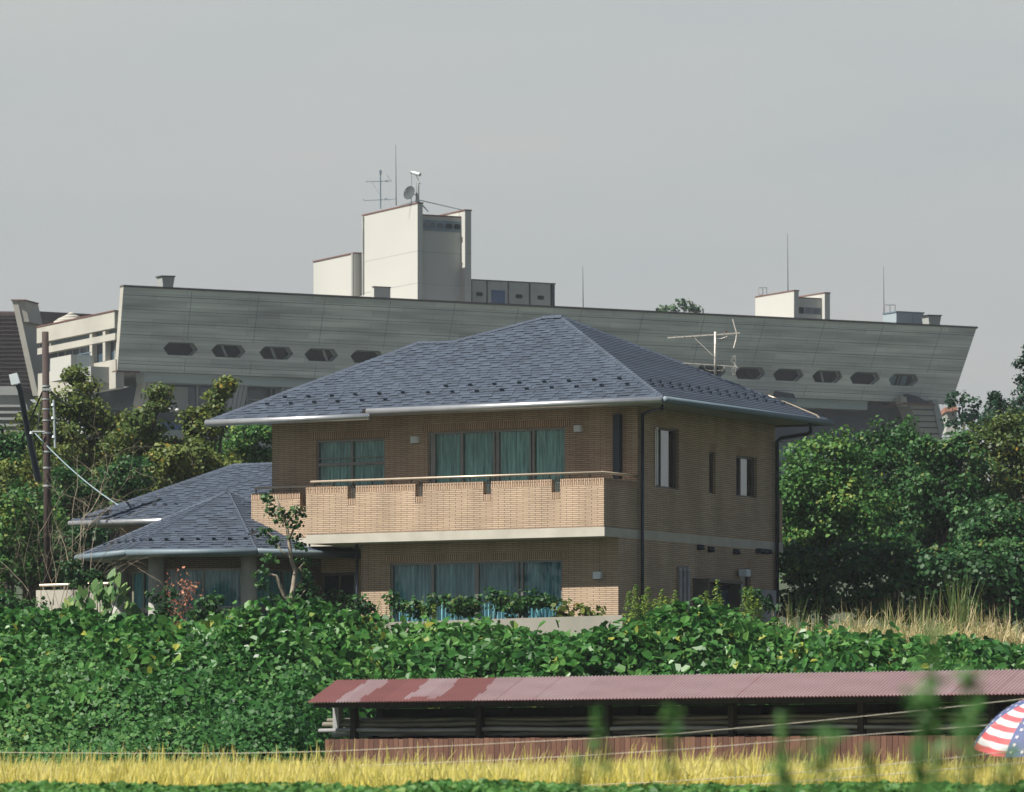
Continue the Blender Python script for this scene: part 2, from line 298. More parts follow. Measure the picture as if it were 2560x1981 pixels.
# ------------------------------------------------------------------ the brick house
TH = R(29.3)
H = Frame(1510, 119, (-math.cos(TH), math.sin(TH)), (math.sin(TH), math.cos(TH)))
def wall(mb, fr, axis, fixed, s0, s1, z0, z1, holes, depth, flip=False):
    """wall sheet in the plane axis='a' (runs along a at b=fixed) or 'b' (along b at a=fixed) with recessed openings; holes: (s0,s1,z0,z1)"""
    pt = (lambda s, z, d=0: fr.p(s, fixed + d, z)) if axis == 'a' else (lambda s, z, d=0: fr.p(fixed + d, s, z))
    ss = sorted({s0, s1} | {h[i] for h in holes for i in (0, 1)}); zs = sorted({z0, z1} | {h[i] for h in holes for i in (2, 3)})
    for i in range(len(ss) - 1):
        for j in range(len(zs) - 1):
            sm, zm = (ss[i] + ss[i + 1]) / 2, (zs[j] + zs[j + 1]) / 2
            if any(h[0] < sm < h[1] and h[2] < zm < h[3] for h in holes): continue
            q = [(ss[i], zs[j]), (ss[i + 1], zs[j]), (ss[i + 1], zs[j + 1]), (ss[i], zs[j + 1])]
            mb.face([pt(*c) for c in q], q)
    for h in holes:
        c = [(h[0], h[2]), (h[1], h[2]), (h[1], h[3]), (h[0], h[3])]
        for k in range(4):
            p, q = c[k], c[(k + 1) % 4]
            mb.face([pt(*p), pt(*q), pt(*q, depth), pt(*p, depth)], [p, q, (q[0] + (depth if k % 2 else 0), q[1] + (0 if k % 2 else depth)), (p[0] + (depth if k % 2 else 0), p[1] + (0 if k % 2 else depth))])
def clip(poly, k, lim, keep_above):
    out = []
    for i in range(len(poly)):
        p, q = poly[i], poly[(i + 1) % len(poly)]; a, b = (p[k] - lim), (q[k] - lim)
        if not keep_above: a, b = -a, -b
        if a >= 0: out.append(p)
        if (a >= 0) != (b >= 0): t = a / (a - b); out.append(tuple(p[i_] + (q[i_] - p[i_]) * t for i_ in range(2)))
    return out
def shingles(mb, poly, exp=.145, tabs=True, gap=(.16, .34)):
    """lay a convex roof plane as lapped courses with thick shaped tabs; poly[0]->poly[1] is the eave"""
    o = Vector(poly[0]); s = (Vector(poly[1]) - o).normalized(); far = max(poly, key=lambda p: (Vector(p) - o - s * (Vector(p) - o).dot(s)).length)
    t = (Vector(far) - o); t = (t - s * t.dot(s)).normalized(); n = s.cross(t)
    if n.z < 0: n = -n
    q2 = [((Vector(p) - o).dot(s), (Vector(p) - o).dot(t)) for p in poly]; T = max(q[1] for q in q2); tmin = min(q[1] for q in q2)
    W = lambda a, b, h=0: o + s * a + t * b + n * h
    k = math.floor(tmin / exp)
    while k * exp < T - 1e-4:
        t0, t1 = k * exp, (k + 1) * exp; c = clip(clip(q2, 1, t0, True), 1, t1, False)
        if len(c) >= 3:
            hh = lambda b: .011 * (1 - (b - t0) / exp)
            mb.face([W(a, b, hh(b)) for a, b in c], [tuple(x) for x in c], random.uniform(.2, .5))
            lo = sorted(a for a, b in c if b < t0 + 1e-4)
            if len(lo) >= 2: mb.face([W(lo[0], t0, -.002), W(lo[-1], t0, -.002), W(lo[-1], t0, .011), W(lo[0], t0, .011)], None, 0)
            hi = sorted(a for a, b in c if b > t1 - 1e-4)
            if tabs and len(lo) >= 2 and len(hi) >= 2:
                x = max(lo[0], hi[0]) + random.uniform(0, .3); e = min(lo[-1], hi[-1])
                while True:
                    wd = random.uniform(.22, .42); sl = .035
                    if x + wd > e: break
                    r = min(1, max(0, random.gauss(.62, .2))); h0, h1 = .021, .009
                    b_ = [W(x, t0 - .001, h0), W(x + wd, t0 - .001, h0), W(x + wd - sl, t1, h1), W(x + sl, t1, h1)]; g = [W(x, t0 - .001, 0), W(x + wd, t0 - .001, 0), W(x + wd - sl, t1, 0), W(x + sl, t1, 0)]
                    mb.face(b_, None, r); mb.face([g[0], g[1], b_[1], b_[0]], None, 0); mb.face([g[1], g[2], b_[2], b_[1]], None, .05); mb.face([g[3], g[0], b_[0], b_[3]], None, .05)
                    x += wd + random.uniform(*gap)
        k += 1
    return W, n
def gutter(parent, p, q, r=.082, mat=None):
    m = MB(); m.tube([p, q], r, 14); return m.build('gutter', mat or GUT, parent, True)
def guard(parent, W, s, t):                            # snow stop: upright bracket on a strap
    m = MB(); P_ = lambda a, b, h: W(s + a, t + b, h)
    for (a0, a1, b0, b1, h0, h1) in ((-.045, .045, -.01, .0, .015, .075), (-.02, .02, .0, .09, .015, .03), (-.045, .045, -.0, .035, .066, .075)):
        c = [P_(a, b, h) for h in (h0, h1) for b in (b0, b1) for a in (a0, a1)]
        m.raw(c, [(0, 1, 5, 4), (3, 2, 6, 7), (2, 0, 4, 6), (1, 3, 7, 5), (4, 5, 7, 6), (2, 3, 1, 0)])
    return m.build('snow_guard', DKP, parent)

ho = H.p(5, 5, 4.3)
house = thing('brick_house', 'two-storey buff brick house with slate-grey hipped roof and long balcony', 'house', ho)
be, el = .65, .40; PIT = .55; ZE = 10.47                # eave offsets
zp = lambda b: ZE + PIT * (b - be)
def on_front(px, py, z0=ZE, b0=be, pit=PIT, fr=H):      # where the sight line meets the front roof plane
    lo, hi = 100.0, 170.0
    for _ in range(60):
        Y = (lo + hi) / 2; w_ = P(px, py, Y); q = Vector((w_.x, w_.y)) - fr.o; b = q.dot(fr.v)
        if w_.z - (z0 + pit * (b - b0)) > 0: lo = Y     # sight line still above the roof plane
        else: hi = Y
    return q.dot(fr.u), b, w_.z
aR = -1.25; bB = H.b(2066, aR)
E1 = (H.a(525, el), el); E2 = (H.a(905, el), el); E3 = (aR, be)
P1, P2, P3, P4 = [on_front(*q) for q in ((1045, 858), (1130, 856), (1356, 796), (1404, 793))]
f3 = lambda a, b: H.p(a, b, zp(b))
roof = MB()
Wf, nf = shingles(roof, [H.p(aR, be, ZE), H.p(E1[0] - (be - el), be, ZE)] + [H.p(*P1), H.p(*P2), H.p(*P3), H.p(*P4)])
# the slightly longer eave on the left
shingles(roof, [f3(E2[0], el), f3(E1[0], el), f3(E1[0] - (be - el), be), f3(E2[0], be)])
Wr, nr = shingles(roof, [H.p(aR, be, ZE), H.p(aR, bB, ZE), H.p(*P4)], tabs=False)
bBL = 8.6; zB = ZE
roof.face([H.p(aR, bB, ZE), H.p(E1[0], bBL, ZE), H.p(*P1), H.p(*P2)]); roof.face([H.p(aR, bB, ZE), H.p(*P2), H.p(*P3), H.p(*P4)])
shingles(roof, [f3(*E1), H.p(E1[0], bBL, ZE), H.p(*P1)])
ro = roof.build('roof', SHI, house)
def hipcap(p, q, mb, w_=.10, up=.03):
    p, q = Vector(p), Vector(q); n_ = max(2, int((q - p).length / .16)); d = (q - p).normalized(); sd = d.cross(Vector((0, 0, 1))).normalized(); upv = sd.cross(d)
    for i in range(n_):
        a, b = p.lerp(q, i / n_), p.lerp(q, (i + 1.15) / n_); h0, h1 = up + .012, up
        mb.face([a - sd * w_ - upv * .02, a + upv * h0, b + upv * h1, b - sd * w_ - upv * .03], None, random.uniform(.3, .8)); mb.face([a + upv * h0, a + sd * w_ - upv * .02, b + sd * w_ - upv * .03, b + upv * h1], None, random.uniform(.3, .8))
cap = MB(); hipcap(H.p(aR, be, ZE), H.p(*P4), cap, .07, .022); hipcap(f3(*E1), H.p(*P1), cap); hipcap(H.p(*P1), H.p(*P2), cap); hipcap(H.p(*P2), H.p(*P3), cap); hipcap(H.p(*P3), H.p(*P4), cap, .12, .05); hipcap(H.p(aR, bB, ZE), H.p(*P4), cap)
cap.build('hip_cap', SHI, ro)
so_ = MB(); zs = ZE - .10
so_.face([H.p(aR + .02, be, zs), H.p(aR + .02, bB, zs), H.p(E1[0], bBL, zs), H.p(E1[0], el + .02, zs), H.p(E2[0], el + .02, zs), H.p(E2[0], be, zs)])
so_.build('soffit', SOF, house)
fa = MB()
for (p, q) in ((( aR, be), (E2[0], be)), ((E2[0], be), (E2[0], el)), ((E2[0], el), E1), (E1, (E1[0], bBL)), ((aR, be), (aR, bB)), ((aR, bB), (E1[0], bBL))):
    z_ = ZE if el not in (p[1], q[1]) or p[1] == be else zp(el)
    fa.face([H.p(*p, zs - .05), H.p(*q, zs - .05), H.p(*q, z_ - .01), H.p(*p, z_ - .01)])
fa.build('fascia', BRZ, house)
g = .09
gutter(house, H.p(aR - .02, be - g, ZE - .075), H.p(E2[0] - .05, be - g, ZE - .075))
gutter(house, H.p(E2[0] - .25, el - g, zp(el) - .075), H.p(E1[0] + .06, el - g, zp(el) - .075))
gutter(house, H.p(aR - g, be - g, ZE - .075), H.p(aR - g, bB + .1, ZE - .075), mat=GUTB)
# snow guards: two staggered rows on each plane
rows = [([(580, 637), (740, 633), (900, 628), (1060, 620), (1225, 614), (1385, 606), (1558, 607), (1723, 602), (1890, 597), (2060, 588)], 0), ([(460, 685), (620, 680), (780, 672), (940, 667), (1105, 660), (1265, 654), (1678, 562), (1845, 555), (2010, 550), (2180, 541)], 0)]
spots = [(500 + x * .3663, 760 + y * .3663) for r_, _ in rows for x, y in r_] + [(1200 + x * .4212, 760 + y * .4212) for x, y in ((235, 470), (383, 465), (528, 458), (678, 452), (828, 444), (130, 512), (278, 505), (427, 498), (573, 493), (722, 485), (875, 478))]
for x, y in spots:
    a, b, z = on_front(x, y + 3); q = H.p(a, b, z) - Wf(0, 0); s_ = (Wf(1, 0) - Wf(0, 0)); t_ = Wf(0, 1) - Wf(0, 0); guard(ro, Wf, q.dot(s_), q.dot(t_))
for j, (n_, s0, t0) in enumerate(((16, .55, .82), (15, .85, 1.12))):
    for i in range(n_):
        s_ = s0 + t0 * .35 + i * .51
        if s_ < (bB - be) - t0 * .95: guard(ro, Wr, s_, t0)
cb = MB(); pts = [Wr(8.05, 1.35, .03), Wr(8.2, 1.0, .04), Wr(8.3, .62, .05), Wr(8.36, .3, .06), Wr(8.42, .06, .07), Wr(8.43, -.06, .02), Wr(8.43, -.12, -.1)]
cb.tube(pts, .02, 6); cb.build('roof_cable', RAIL, house, True)
# walls
aL, b1, b2, b3 = H.a(680, 1.72), .725, 1.72, H.b(1938, 0); zsl0, zsl1 = 7.16, 7.38; ZG = 4.3
Zf = lambda py, a, b: H.z(py, a, b)
def hole_f(px0, px1, py0, py1, b):
    a0, a1 = sorted((H.a(px0, b), H.a(px1, b))); am = H.a((px0 + px1) / 2, b); return (a0, a1, Zf(py1, am, b), Zf(py0, am, b))
W_up4 = hole_f(1069, 1413, 1075, 1250, b2); W_up2 = hole_f(790, 962, 1099, 1225, b2); W_lo4 = hole_f(975, 1405, 1404, 1620, b1)
def hole_r(px0, px1, py0, py1):
    c, d = H.b(px0, 0), H.b(px1, 0); return (c, d, Zf(py1, 0, (c + d) / 2), Zf(py0, 0, (c + d) / 2))
R1, R2, R3, R4 = hole_r(1638, 1697, 1070, 1222), hole_r(1773, 1789, 1130, 1235), hole_r(1840, 1892, 1141, 1244), hole_r(1862, 1877, 1421, 1500)
wm = MB()
wall(wm, H, 'a', b2, 0, aL, zsl1, zs, [W_up4, W_up2], .14)
wall(wm, H, 'b', 0, b2, b3, zsl1, zs, [R1, R2, R3], .17)
wm.face([H.p(aL, b2, zsl1), H.p(aL, 8, zsl1), H.p(aL, 8, zs), H.p(aL, b2, zs)], [(0, 0), (6, 0), (6, 3), (0, 3)])
wm.face([H.p(0, b3, ZG), H.p(aL, b3 - 1.1, ZG), H.p(aL, b3 - 1.1, zs), H.p(0, b3, zs)], [(0, 0), (10, 0), (10, 6), (0, 6)])
wm.build('upper_wall', BR, house)
aG = H.a(903, b1); wl = MB()
wall(wl, H, 'a', b1, 0, aG, ZG, zsl0, [W_lo4], .14); wall(wl, H, 'b', 0, b1, b3, ZG, zsl0, [R4], .17)
wall(wl, H, 'b', aG, b1, 2.6, ZG, zsl0, [], .1); wall(wl, H, 'a', 2.6, aG, aL, ZG, zsl0, [(H.a(893, 2.6), H.a(800, 2.6), ZG + .1, 6.55)], .12)
wl.build('lower_wall', BR, house)
pt = MB(); pt.box(H, .02, aL, 2.75, 2.8, ZG, 6.9); pt.box(H, .3, aL - .2, b2 + 1.0, b2 + 1.05, zsl1, zs - .05); pt.box(H, 1.2, 1.25, b2 + .4, b3 - .3, zsl1, zs - .05); pt.box(H, 1.0, 1.05, 1.2, b3 - .3, ZG, zsl0); pt.build('interior_wall', DARK, house)
# soldier-course lintels, 3 mm proud
for (h, b) in ((W_up4, b2), (W_up2, b2), (W_lo4, b1)): MB().face([H.p(h[0] - .12, b - .003, h[3] + .02), H.p(h[1] + .12, b - .003, h[3] + .02), H.p(h[1] + .12, b - .003, h[3] + .20), H.p(h[0] - .12, b - .003, h[3] + .20)], [(h[0], 0), (h[1], 0), (h[1], .2), (h[0], .2)]).build('lintel', BS, house)
for h in (R1, R2, R3, R4): MB().face([H.p(-.003, h[0], h[3] + .02), H.p(-.003, h[1], h[3] + .02), H.p(-.003, h[1], h[3] + .2), H.p(-.003, h[0], h[3] + .2)], [(0, 0), (h[1] - h[0], 0), (h[1] - h[0], .2), (0, .2)]).build('lintel', BS, house)
# slab band
bm = MB(); aB, aBL, bS = H.a(765, 0), H.a(628, 1.3), 1.3
bm.box(H, -.012, aB, 0, bS, zsl0, zsl1); bm.box(H, -.012, aBL, bS, b3 + .02, zsl0, zsl1); bm.box(H, -.012, 1.5, b3 + .02, 9.62, zsl0 - .01, zsl1 + .01)
bm.build('floor_slab', CONC, house)
# curtained windows
def curtain(mb, fr, axis, fixed, s0, s1, z0, z1, amp=.035, wl_=.11):
    n = max(8, int((s1 - s0) / .018)); pt_ = (lambda s, z, d: fr.p(s, fixed + d, z)) if axis == 'a' else (lambda s, z, d: fr.p(fixed + d, s, z))
    ph = random.uniform(0, 6); pr = None
    for i in range(n + 1):
        s = s0 + (s1 - s0) * i / n; d = amp * math.sin(s / wl_ * 6.28 + ph + 1.3 * math.sin(s * 5 + ph)) + .01 * math.sin(s * 120)
        if pr: mb.face([pt_(pr[0], z0, pr[1]), pt_(s, z0, d), pt_(s, z1, d), pt_(pr[0], z1, pr[1])])
        pr = (s, d)
def window(parent, axis, fixed, h, bars, rails=(), dep=.09, fm=BRZ, cm=None, gm=None, fw=.05, curt=True):
    """recessed window: outer frame, mullions at fractions 'bars' (each (f, width, d)), rails at fractions, curtain behind the glass"""
    s0, s1, z0, z1 = h; f = MB(); sgn = 1
    B = (lambda a0, a1, d0, d1, zz0, zz1: f.box(H, a0, a1, fixed + d0, fixed + d1, zz0, zz1)) if axis == 'a' else (lambda a0, a1, d0, d1, zz0, zz1: f.box(H, fixed + d0, fixed + d1, a0, a1, zz0, zz1))
    B(s0, s0 + fw, dep - .05, dep + .05, z0, z1); B(s1 - fw, s1, dep - .05, dep + .05, z0, z1); B(s0 + fw, s1 - fw, dep - .048, dep + .05, z1 - fw, z1); B(s0 + fw, s1 - fw, dep - .048, dep + .05, z0, z0 + fw)
    for (fr_, wd, d) in bars: c = s0 + (s1 - s0) * fr_; B(c - wd / 2, c + wd / 2, dep - .04 + d, dep + .035 + d, z0 + fw, z1 - fw)
    for (fr_, wd, d) in rails: c = z0 + (z1 - z0) * fr_; B(s0 + fw, s1 - fw, dep - .036 + d, dep + .03 + d, c - wd / 2, c + wd / 2)
    fo = f.build('window', fm, parent); gl = MB(); pt_ = (lambda s, z, d: H.p(s, fixed + d, z)) if axis == 'a' else (lambda s, z, d: H.p(fixed + d, s, z))
    gl.face([pt_(s0, z0, dep + .012), pt_(s1, z0, dep + .012), pt_(s1, z1, dep + .012), pt_(s0, z1, dep + .012)]); gl.build('pane', gm or GLS, fo)
    if curt: c = MB(); curtain(c, H, axis, fixed + dep + .11, s0 + .02, s1 - .02, z0, z1); c.build('curtain', cm or LACE, fo, True)
    return fo
window(house, 'a', b2, W_up4, [(.235, .055, 0), (.262, .04, .03), (.50, .10, .02), (.52, .04, -.01), (.755, .07, 0), (.965, .13, -.02)], fm=FRG)
window(house, 'a', b2, W_up2, [(.49, .06, 0)], [(.52, .075, 0), (.64, .02, 0)], fm=FRG)
window(house, 'a', b1, W_lo4, [(.235, .06, 0), (.262, .03, .03), (.50, .11, .02), (.755, .07, 0)], fm=FRG, cm=LACEB)
window(house, 'a', 2.6, (H.a(893, 2.6) + .02, H.a(800, 2.6) - .02, ZG + .12, 6.54), [(.5, .05, 0)], [(.62, .06, 0)], cm=LACEB)
PALE = M('pale_curtain', (.70, .70, .70), (.55, .56, .57), 3)
def side_window(h, pale):
    fo = window(house, 'b', 0, h, [(.36, .05, .0)] if h[1] - h[0] > .6 else [], dep=.13, fm=BRZ, gm=GLSB, curt=False)
    if pale: m = MB(); m.face([H.p(.17, h[0] + (h[1] - h[0]) * pale[0], h[2] + .08), H.p(.17, h[0] + (h[1] - h[0]) * pale[1], h[2] + .08), H.p(.17, h[0] + (h[1] - h[0]) * pale[1], h[3] - .03), H.p(.17, h[0] + (h[1] - h[0]) * pale[0], h[3] - .03)]); m.build('curtain', PALE, fo)
side_window(R1, (.40, .80)); side_window(R2, None); side_window(R3, (.42, .80)); side_window(R4, None)
sh = MB(); z_ = (R1[2], R1[3]); sh.box(H, -.06, -.03, R1[0] - .02, R1[0] + .05, z_[0] + .05, z_[1] - .02); sh.build('sky_reflection_strip', PALE, house)  # added pale strip standing in for sky reflected at the window edge
# balcony
bal = MB(); zt = 8.55; zp0 = zsl1 + .012
slots = [tuple(sorted((H.a(p0, 0), H.a(p1, 0)))) for p0, p1 in ((869, 889), (1038, 1057), (1208, 1228), (1379, 1400))]; zsl = zt - .31; th = .15
edges = sorted([0.0, aB] + [x for s_ in slots for x in s_]); SC = .16
fb, fs_ = MB(), MB()
fb.box(H, 0, aB, 0, th, zp0, zsl - SC)
for i in range(0, len(edges), 2):
    a0, a1 = edges[i], edges[i + 1]
    fb.box(H, a0, a1, 0, th, zsl - SC, zt - SC)
    fs_.box(H, a0, a1, -.002, th + .002, zt - SC, zt)
for (a0, a1) in slots: fs_.box(H, a0, a1, -.001, th + .001, zsl - SC, zsl)
fb.box(H, 0, th, th, b2, zp0, zt - SC); fs_.box(H, 0 - .002, th, th + .002, b2, zt - SC, zt)
fb.box(H, aB - th, aB, th, bS, zp0, zt - .35)
a_s = tuple(sorted((H.a(750, bS), H.a(762, bS))))
fb.box(H, aB, aBL, bS, bS + th, zp0, zt - .35 - SC); fb.box(H, a_s[1], aBL, bS, bS + th, zt - .35 - SC, zt - SC - .02); fs_.box(H, a_s[1], aBL, bS - .002, bS + th + .002, zt - SC - .02, zt - .02)
fb.box(H, aBL - th, aBL, bS + th, b2 + 1.4, zp0, zt - .18)
MB().box(H, 0, 1.5, 9.45, 9.6, zsl1 + .02, 8.5).build('rear_parapet', BR, house)
fb.build('balcony_parapet', BR, house); fs_.build('parapet_coping', BS, house)
rl = MB(); zr = 8.68
rl.tube([H.p(.05, -.02, zr), H.p(aB - .15, -.02, zr)], .03, 8); rl.tube([H.p(.05, -.02, zr), H.p(.05, b2 + .0, zr)], .03, 8)
rl.tube([H.p(aB + .02, bS + .0, zr - .02), H.p(aBL - .1, bS + .0, zr - .02)], .03, 8)
rlo = rl.build('handrail', RAIL, house, True)
rp_ = MB()
for a_ in np.arange(.4, aB, .55): rp_.box(H, a_ - .012, a_ + .012, .03, .06, zt - .02, zr)
for (a0, a1) in slots:
    for f_ in (.35, .55, .75): aa = a0 + (a1 - a0) * (1 - f_); rp_.box(H, aa - .008, aa + .008, .06, .08, zsl, zr)
for a_ in np.arange(aB + .3, aBL, .5): rp_.box(H, a_ - .012, a_ + .012, bS + .03, bS + .06, zt - .05, zr - .02)
for b_ in (.5, 1.1): rp_.tube([H.p(.05, b_, zr), H.p(.07, b_ + .06, zr - .05), H.p(.07, b_ + .07, zt - .02)], .014, 6)
rp_.build('baluster', BRZ, rlo)
# pipes and fittings on the walls
bx_ = MB(); bx_.box(H, H.a(1551, b2 - .1), H.a(1535, b2 - .1), b2 - .16, b2 - .003, 8.62, 10.18); bx_.build('pipe_box', DKP, house)
dp = MB(); q0 = H.b(1605, -.08)
dp.tube([H.p(-.09, q0, 10.2), H.p(-.09, q0, ZG)], .043, 10); dp.tube([H.p(-1.15, .8, 10.28), H.p(-1.1, .85, 10.2), H.p(-.2, q0 - .05, 10.2), H.p(-.09, q0, 10.14)], .04, 8); dp.build('downpipe', DKP, house, True)
dp = MB(); q1 = H.b(1942, -.08)
dp.tube([H.p(-1.27, q1 - .5, 10.4), H.p(-1.27, q1 - .48, 10.12), H.p(-1.15, q1 - .4, 10.07), H.p(-.2, q1, 10.02), H.p(-.09, q1, 9.93), H.p(-.09, q1, ZG)], .05, 10); dp.build('downpipe', DKP, house, True)
dp = MB(); dp.tube([H.p(H.a(893, b1 - .05), b1 - .06, zsl0), H.p(H.a(893, b1 - .05), b1 - .06, ZG)], .035, 8); dp.build('downpipe', DKP, house, True)
def lamp_box(a0, a1, b0, b1_, z0, z1):
    m = MB(); m.box(H, a0, a1, b0, b1_, z0, z1); o = m.build('wall_light', WHT, house); m = MB(); m.box(H, a0 - .01 if a1 - a0 > .1 else a0, a1 + .01, b1_ - .02, b1_ - .002, z0 - .02, z0 - .001); m.build('bracket', BRZ, o)
for (x0, x1, y0, y1, b) in ((1027, 1044, 1092, 1108, b2), (1435, 1452, 1064, 1080, b2), (1483, 1501, 1430, 1447, b1)): a0, a1 = sorted((H.a(x0, b - .1), H.a(x1, b - .1))); lamp_box(a0, a1, b - .12, b - .002, Zf(y1, a0, b), Zf(y0, a0, b))
for x, y in ((1750, 1369), (1777, 1374), (1840, 1380), (1896, 1378), (1908, 1379), (1920, 1380)):
    b = H.b(x, -.05); z = Zf(y, 0, b); m = MB(); m.tube([H.p(-.002, b, z), H.p(-.10, b, z)], [.075, .06], 12); m.tube([H.p(-.10, b, z + .05), H.p(-.12, b, z - .06)], [.05, .065], 10); m.build('vent_hood', DKP, house, True)
for x in (1701, 1711, 1721):
    b = H.b(x, -.08); zt_ = Zf(1418, 0, b); m = MB(); m.tube([H.p(-.08, b, ZG), H.p(-.08, b, zt_ - .12)], .042, 10); m.tube([H.p(-.08, b, zt_ - .12), H.p(-.08, b, zt_ - .08), H.p(-.04, b, zt_)], [.05, .052, .05], 10); m.build('conduit_pipe', PIPE, house, True)
# side door enclosure, meter, lights
b0_, b1__ = H.b(1768, -.4), H.b(1852, -.4); zT = Zf(1446, -.4, b0_); m = MB()
m.box(H, -.45, -.002, b0_, b1__, zT - .09, zT); m.box(H, -.43, -.004, b0_ + .02, b0_ + .07, ZG, zT - .092); m.box(H, -.43, -.004, b1__ - .07, b1__ - .02, ZG, zT - .092); en = m.build('door_canopy', BRZ, house)
m = MB(); m.box(H, -.12, -.006, b0_ + .09, b1__ - .09, ZG, zT - .094); dr = m.build('side_door', M('navy_door', (.02, .03, .06), rough=.3), house)
m = MB(); m.box(H, -.16, -.121, (b0_ + b1__) / 2 + .2, b1__ - .25, zT - .85, zT - .25); m.build('door_pane', GLK, dr)
b_ = H.b(1857, -.15); m = MB(); m.box(H, -.30, -.09, b_ - .10, b_ + .14, Zf(1442, 0, b_), Zf(1424, 0, b_)); mt = m.build('meter_box', WHT, house); m = MB(); m.tube([H.p(-.12, b_, Zf(1442, 0, b_)), H.p(-.12, b_, ZG)], .02, 6); m.build('meter_pipe', CABL, mt)
b_ = H.b(1897, -.3); m = MB(); m.box(H, -.42, -.10, b_ - .05, b_ + .75, ZG, Zf(1474, -.3, b_)); ac = m.build('air_conditioner', PIPE, house); m = MB(); c0 = H.p(-.43, b_ + .35, Zf(1474, -.3, b_) - .3); m.tube([c0, c0 - H.p(1, 0, 0) * 0 + Vector((H.u.x, H.u.y, 0)) * .012], .2, 16); m.build('fan_grille', DKP, ac)

# TV antenna on the right roof slope
base = P(1788, 952, 126); A0 = Vector((base.x, base.y, H.z(952, *[(Vector((base.x, base.y)) - H.o).dot(v_) for v_ in (H.u, H.v)])))
ta = thing('television_antenna', 'pale two-level television antenna on a mast over the brick house roof', 'antenna', A0)
Ya = 126; A = lambda x, y, d=0: P(x, y, Ya + d)
m = MB(); m.tube([A(1788, 955), A(1788, 830)], .03, 8); m.build('mast', ANT, ta, True)
m = MB(); m.bar(A(1669, 845), A(1850, 833), .024); m.bar(A(1736, 845), A(1786, 893), .012)
for i in range(7): x = 1690 + i * 20; c = A(x, 843.5 - i * 1.3); m.bar(c - Vector((.01, .5, 0)), c + Vector((.01, .5, 0)), .008)
m.build('boom', ANT, ta)
m = MB(); m.tube([A(1832, 798), A(1837, 817), A(1842, 834), A(1840, 850), A(1834, 872)], .02, 6); m.tube([A(1842, 834, -.6), A(1842, 834, .6)], .01, 4); m.build('reflector', ANT, ta)
m = MB(); m.bar(A(1708, 908), A(1842, 917), .013)
for i in range(11): x = 1716 + i * 11; c = A(x, 908.6 + i * .74); m.bar(c - Vector((0, .13, 0)), c + Vector((0, .13, 0)), .006)
m.tube([A(1760, 914), A(1764, 924), A(1775, 927), A(1806, 927), A(1811, 917)], .006, 4)
for k in (-1, 1):
    for j in range(3): q = A(1827 + j * 6, 914 + k * 12); m.tube([A(1838, 914), q, A(1835 + j * 2, 914 + k * 24), A(1829, 914 + k * 23)], .006, 4)
m.bar(A(1835, 906), A(1843, 920), .02); m.build('lower_boom', ANT, ta)
m = MB(); m.tube([A(1790, 847), A(1803, 847), A(1817, 842), A(1821, 834)], .008, 5); m.tube([A(1790, 930), A(1790, 860)], .006, 4); m.build('cable', ANT, ta)
m = MB(); m.bar(A(1812, 829), A(1820, 829), .02); m.build('junction_box', RUST, ta)

# ------------------------------------------------------------------ the single-storey wing with the faceted roof
wing = thing('house_wing', 'single-storey wing with two overlapping slate roofs and round concrete columns, left of the balcony', 'house', H.p(12, 2, ZG))
bw0 = 2.2; zw = H.z(1300, H.a(280, bw0), bw0); aw0 = H.a(178, bw0); pw = .42
W1 = on_front(585, 1163, zw, bw0, pw); aTop = aL + .01
rw = MB(); bR = W1[1]; shingles(rw, [H.p(aTop, bw0, zw), H.p(aw0, bw0, zw), H.p(*W1), H.p(aTop, bR, W1[2])])
shingles(rw, [H.p(aw0, bw0, zw), H.p(aw0, 2 * bR - bw0, zw), H.p(*W1)]); rw.face([H.p(aTop, bR, W1[2]), H.p(*W1), H.p(aw0, 2 * bR - bw0, zw), H.p(aTop, 2 * bR - bw0, zw)])
r1 = rw.build('roof', SHI, wing); cp = MB(); hipcap(H.p(aw0, bw0, zw), H.p(*W1), cp); hipcap(H.p(*W1), H.p(aTop, bR, W1[2]), cp); cp.build('hip_cap', SHI, r1)
gutter(wing, H.p(aw0, bw0 - g, zw - .07), H.p(H.a(382, bw0) - 2.6, bw0 - g, zw - .07), .07)
Ww = lambda a, b, h=0: H.p(aTop + a, bw0 + b * math.cos(math.atan(pw)), zw + b * math.sin(math.atan(pw)) + h)
for x, y in ((842, 455), (927, 451), (1011, 449), (1095, 447), (1179, 443)):
    a, b, z = on_front(60 + x * .3205, 1120 + y * .3205 + 2, zw, bw0, pw); guard(r1, Ww, a - aTop, (b - bw0) / math.cos(math.atan(pw)))
m = MB(); zz = zw - .12; m.face([H.p(aTop, bw0, zz), H.p(aw0, bw0, zz), H.p(aw0, 2 * bR - bw0, zz), H.p(aTop, 2 * bR - bw0, zz)]); m.build('soffit', SOF, wing)
m = MB(); m.box(H, aTop, aw0 - .9, bw0 + .9, 2 * bR - bw0 - .9, ZG, zz - .005); m.build('back_wall', BR, wing)
DKB = brick('dark_brick', (.16, .12, .09), (.12, .09, .07), (.06, .05, .04))
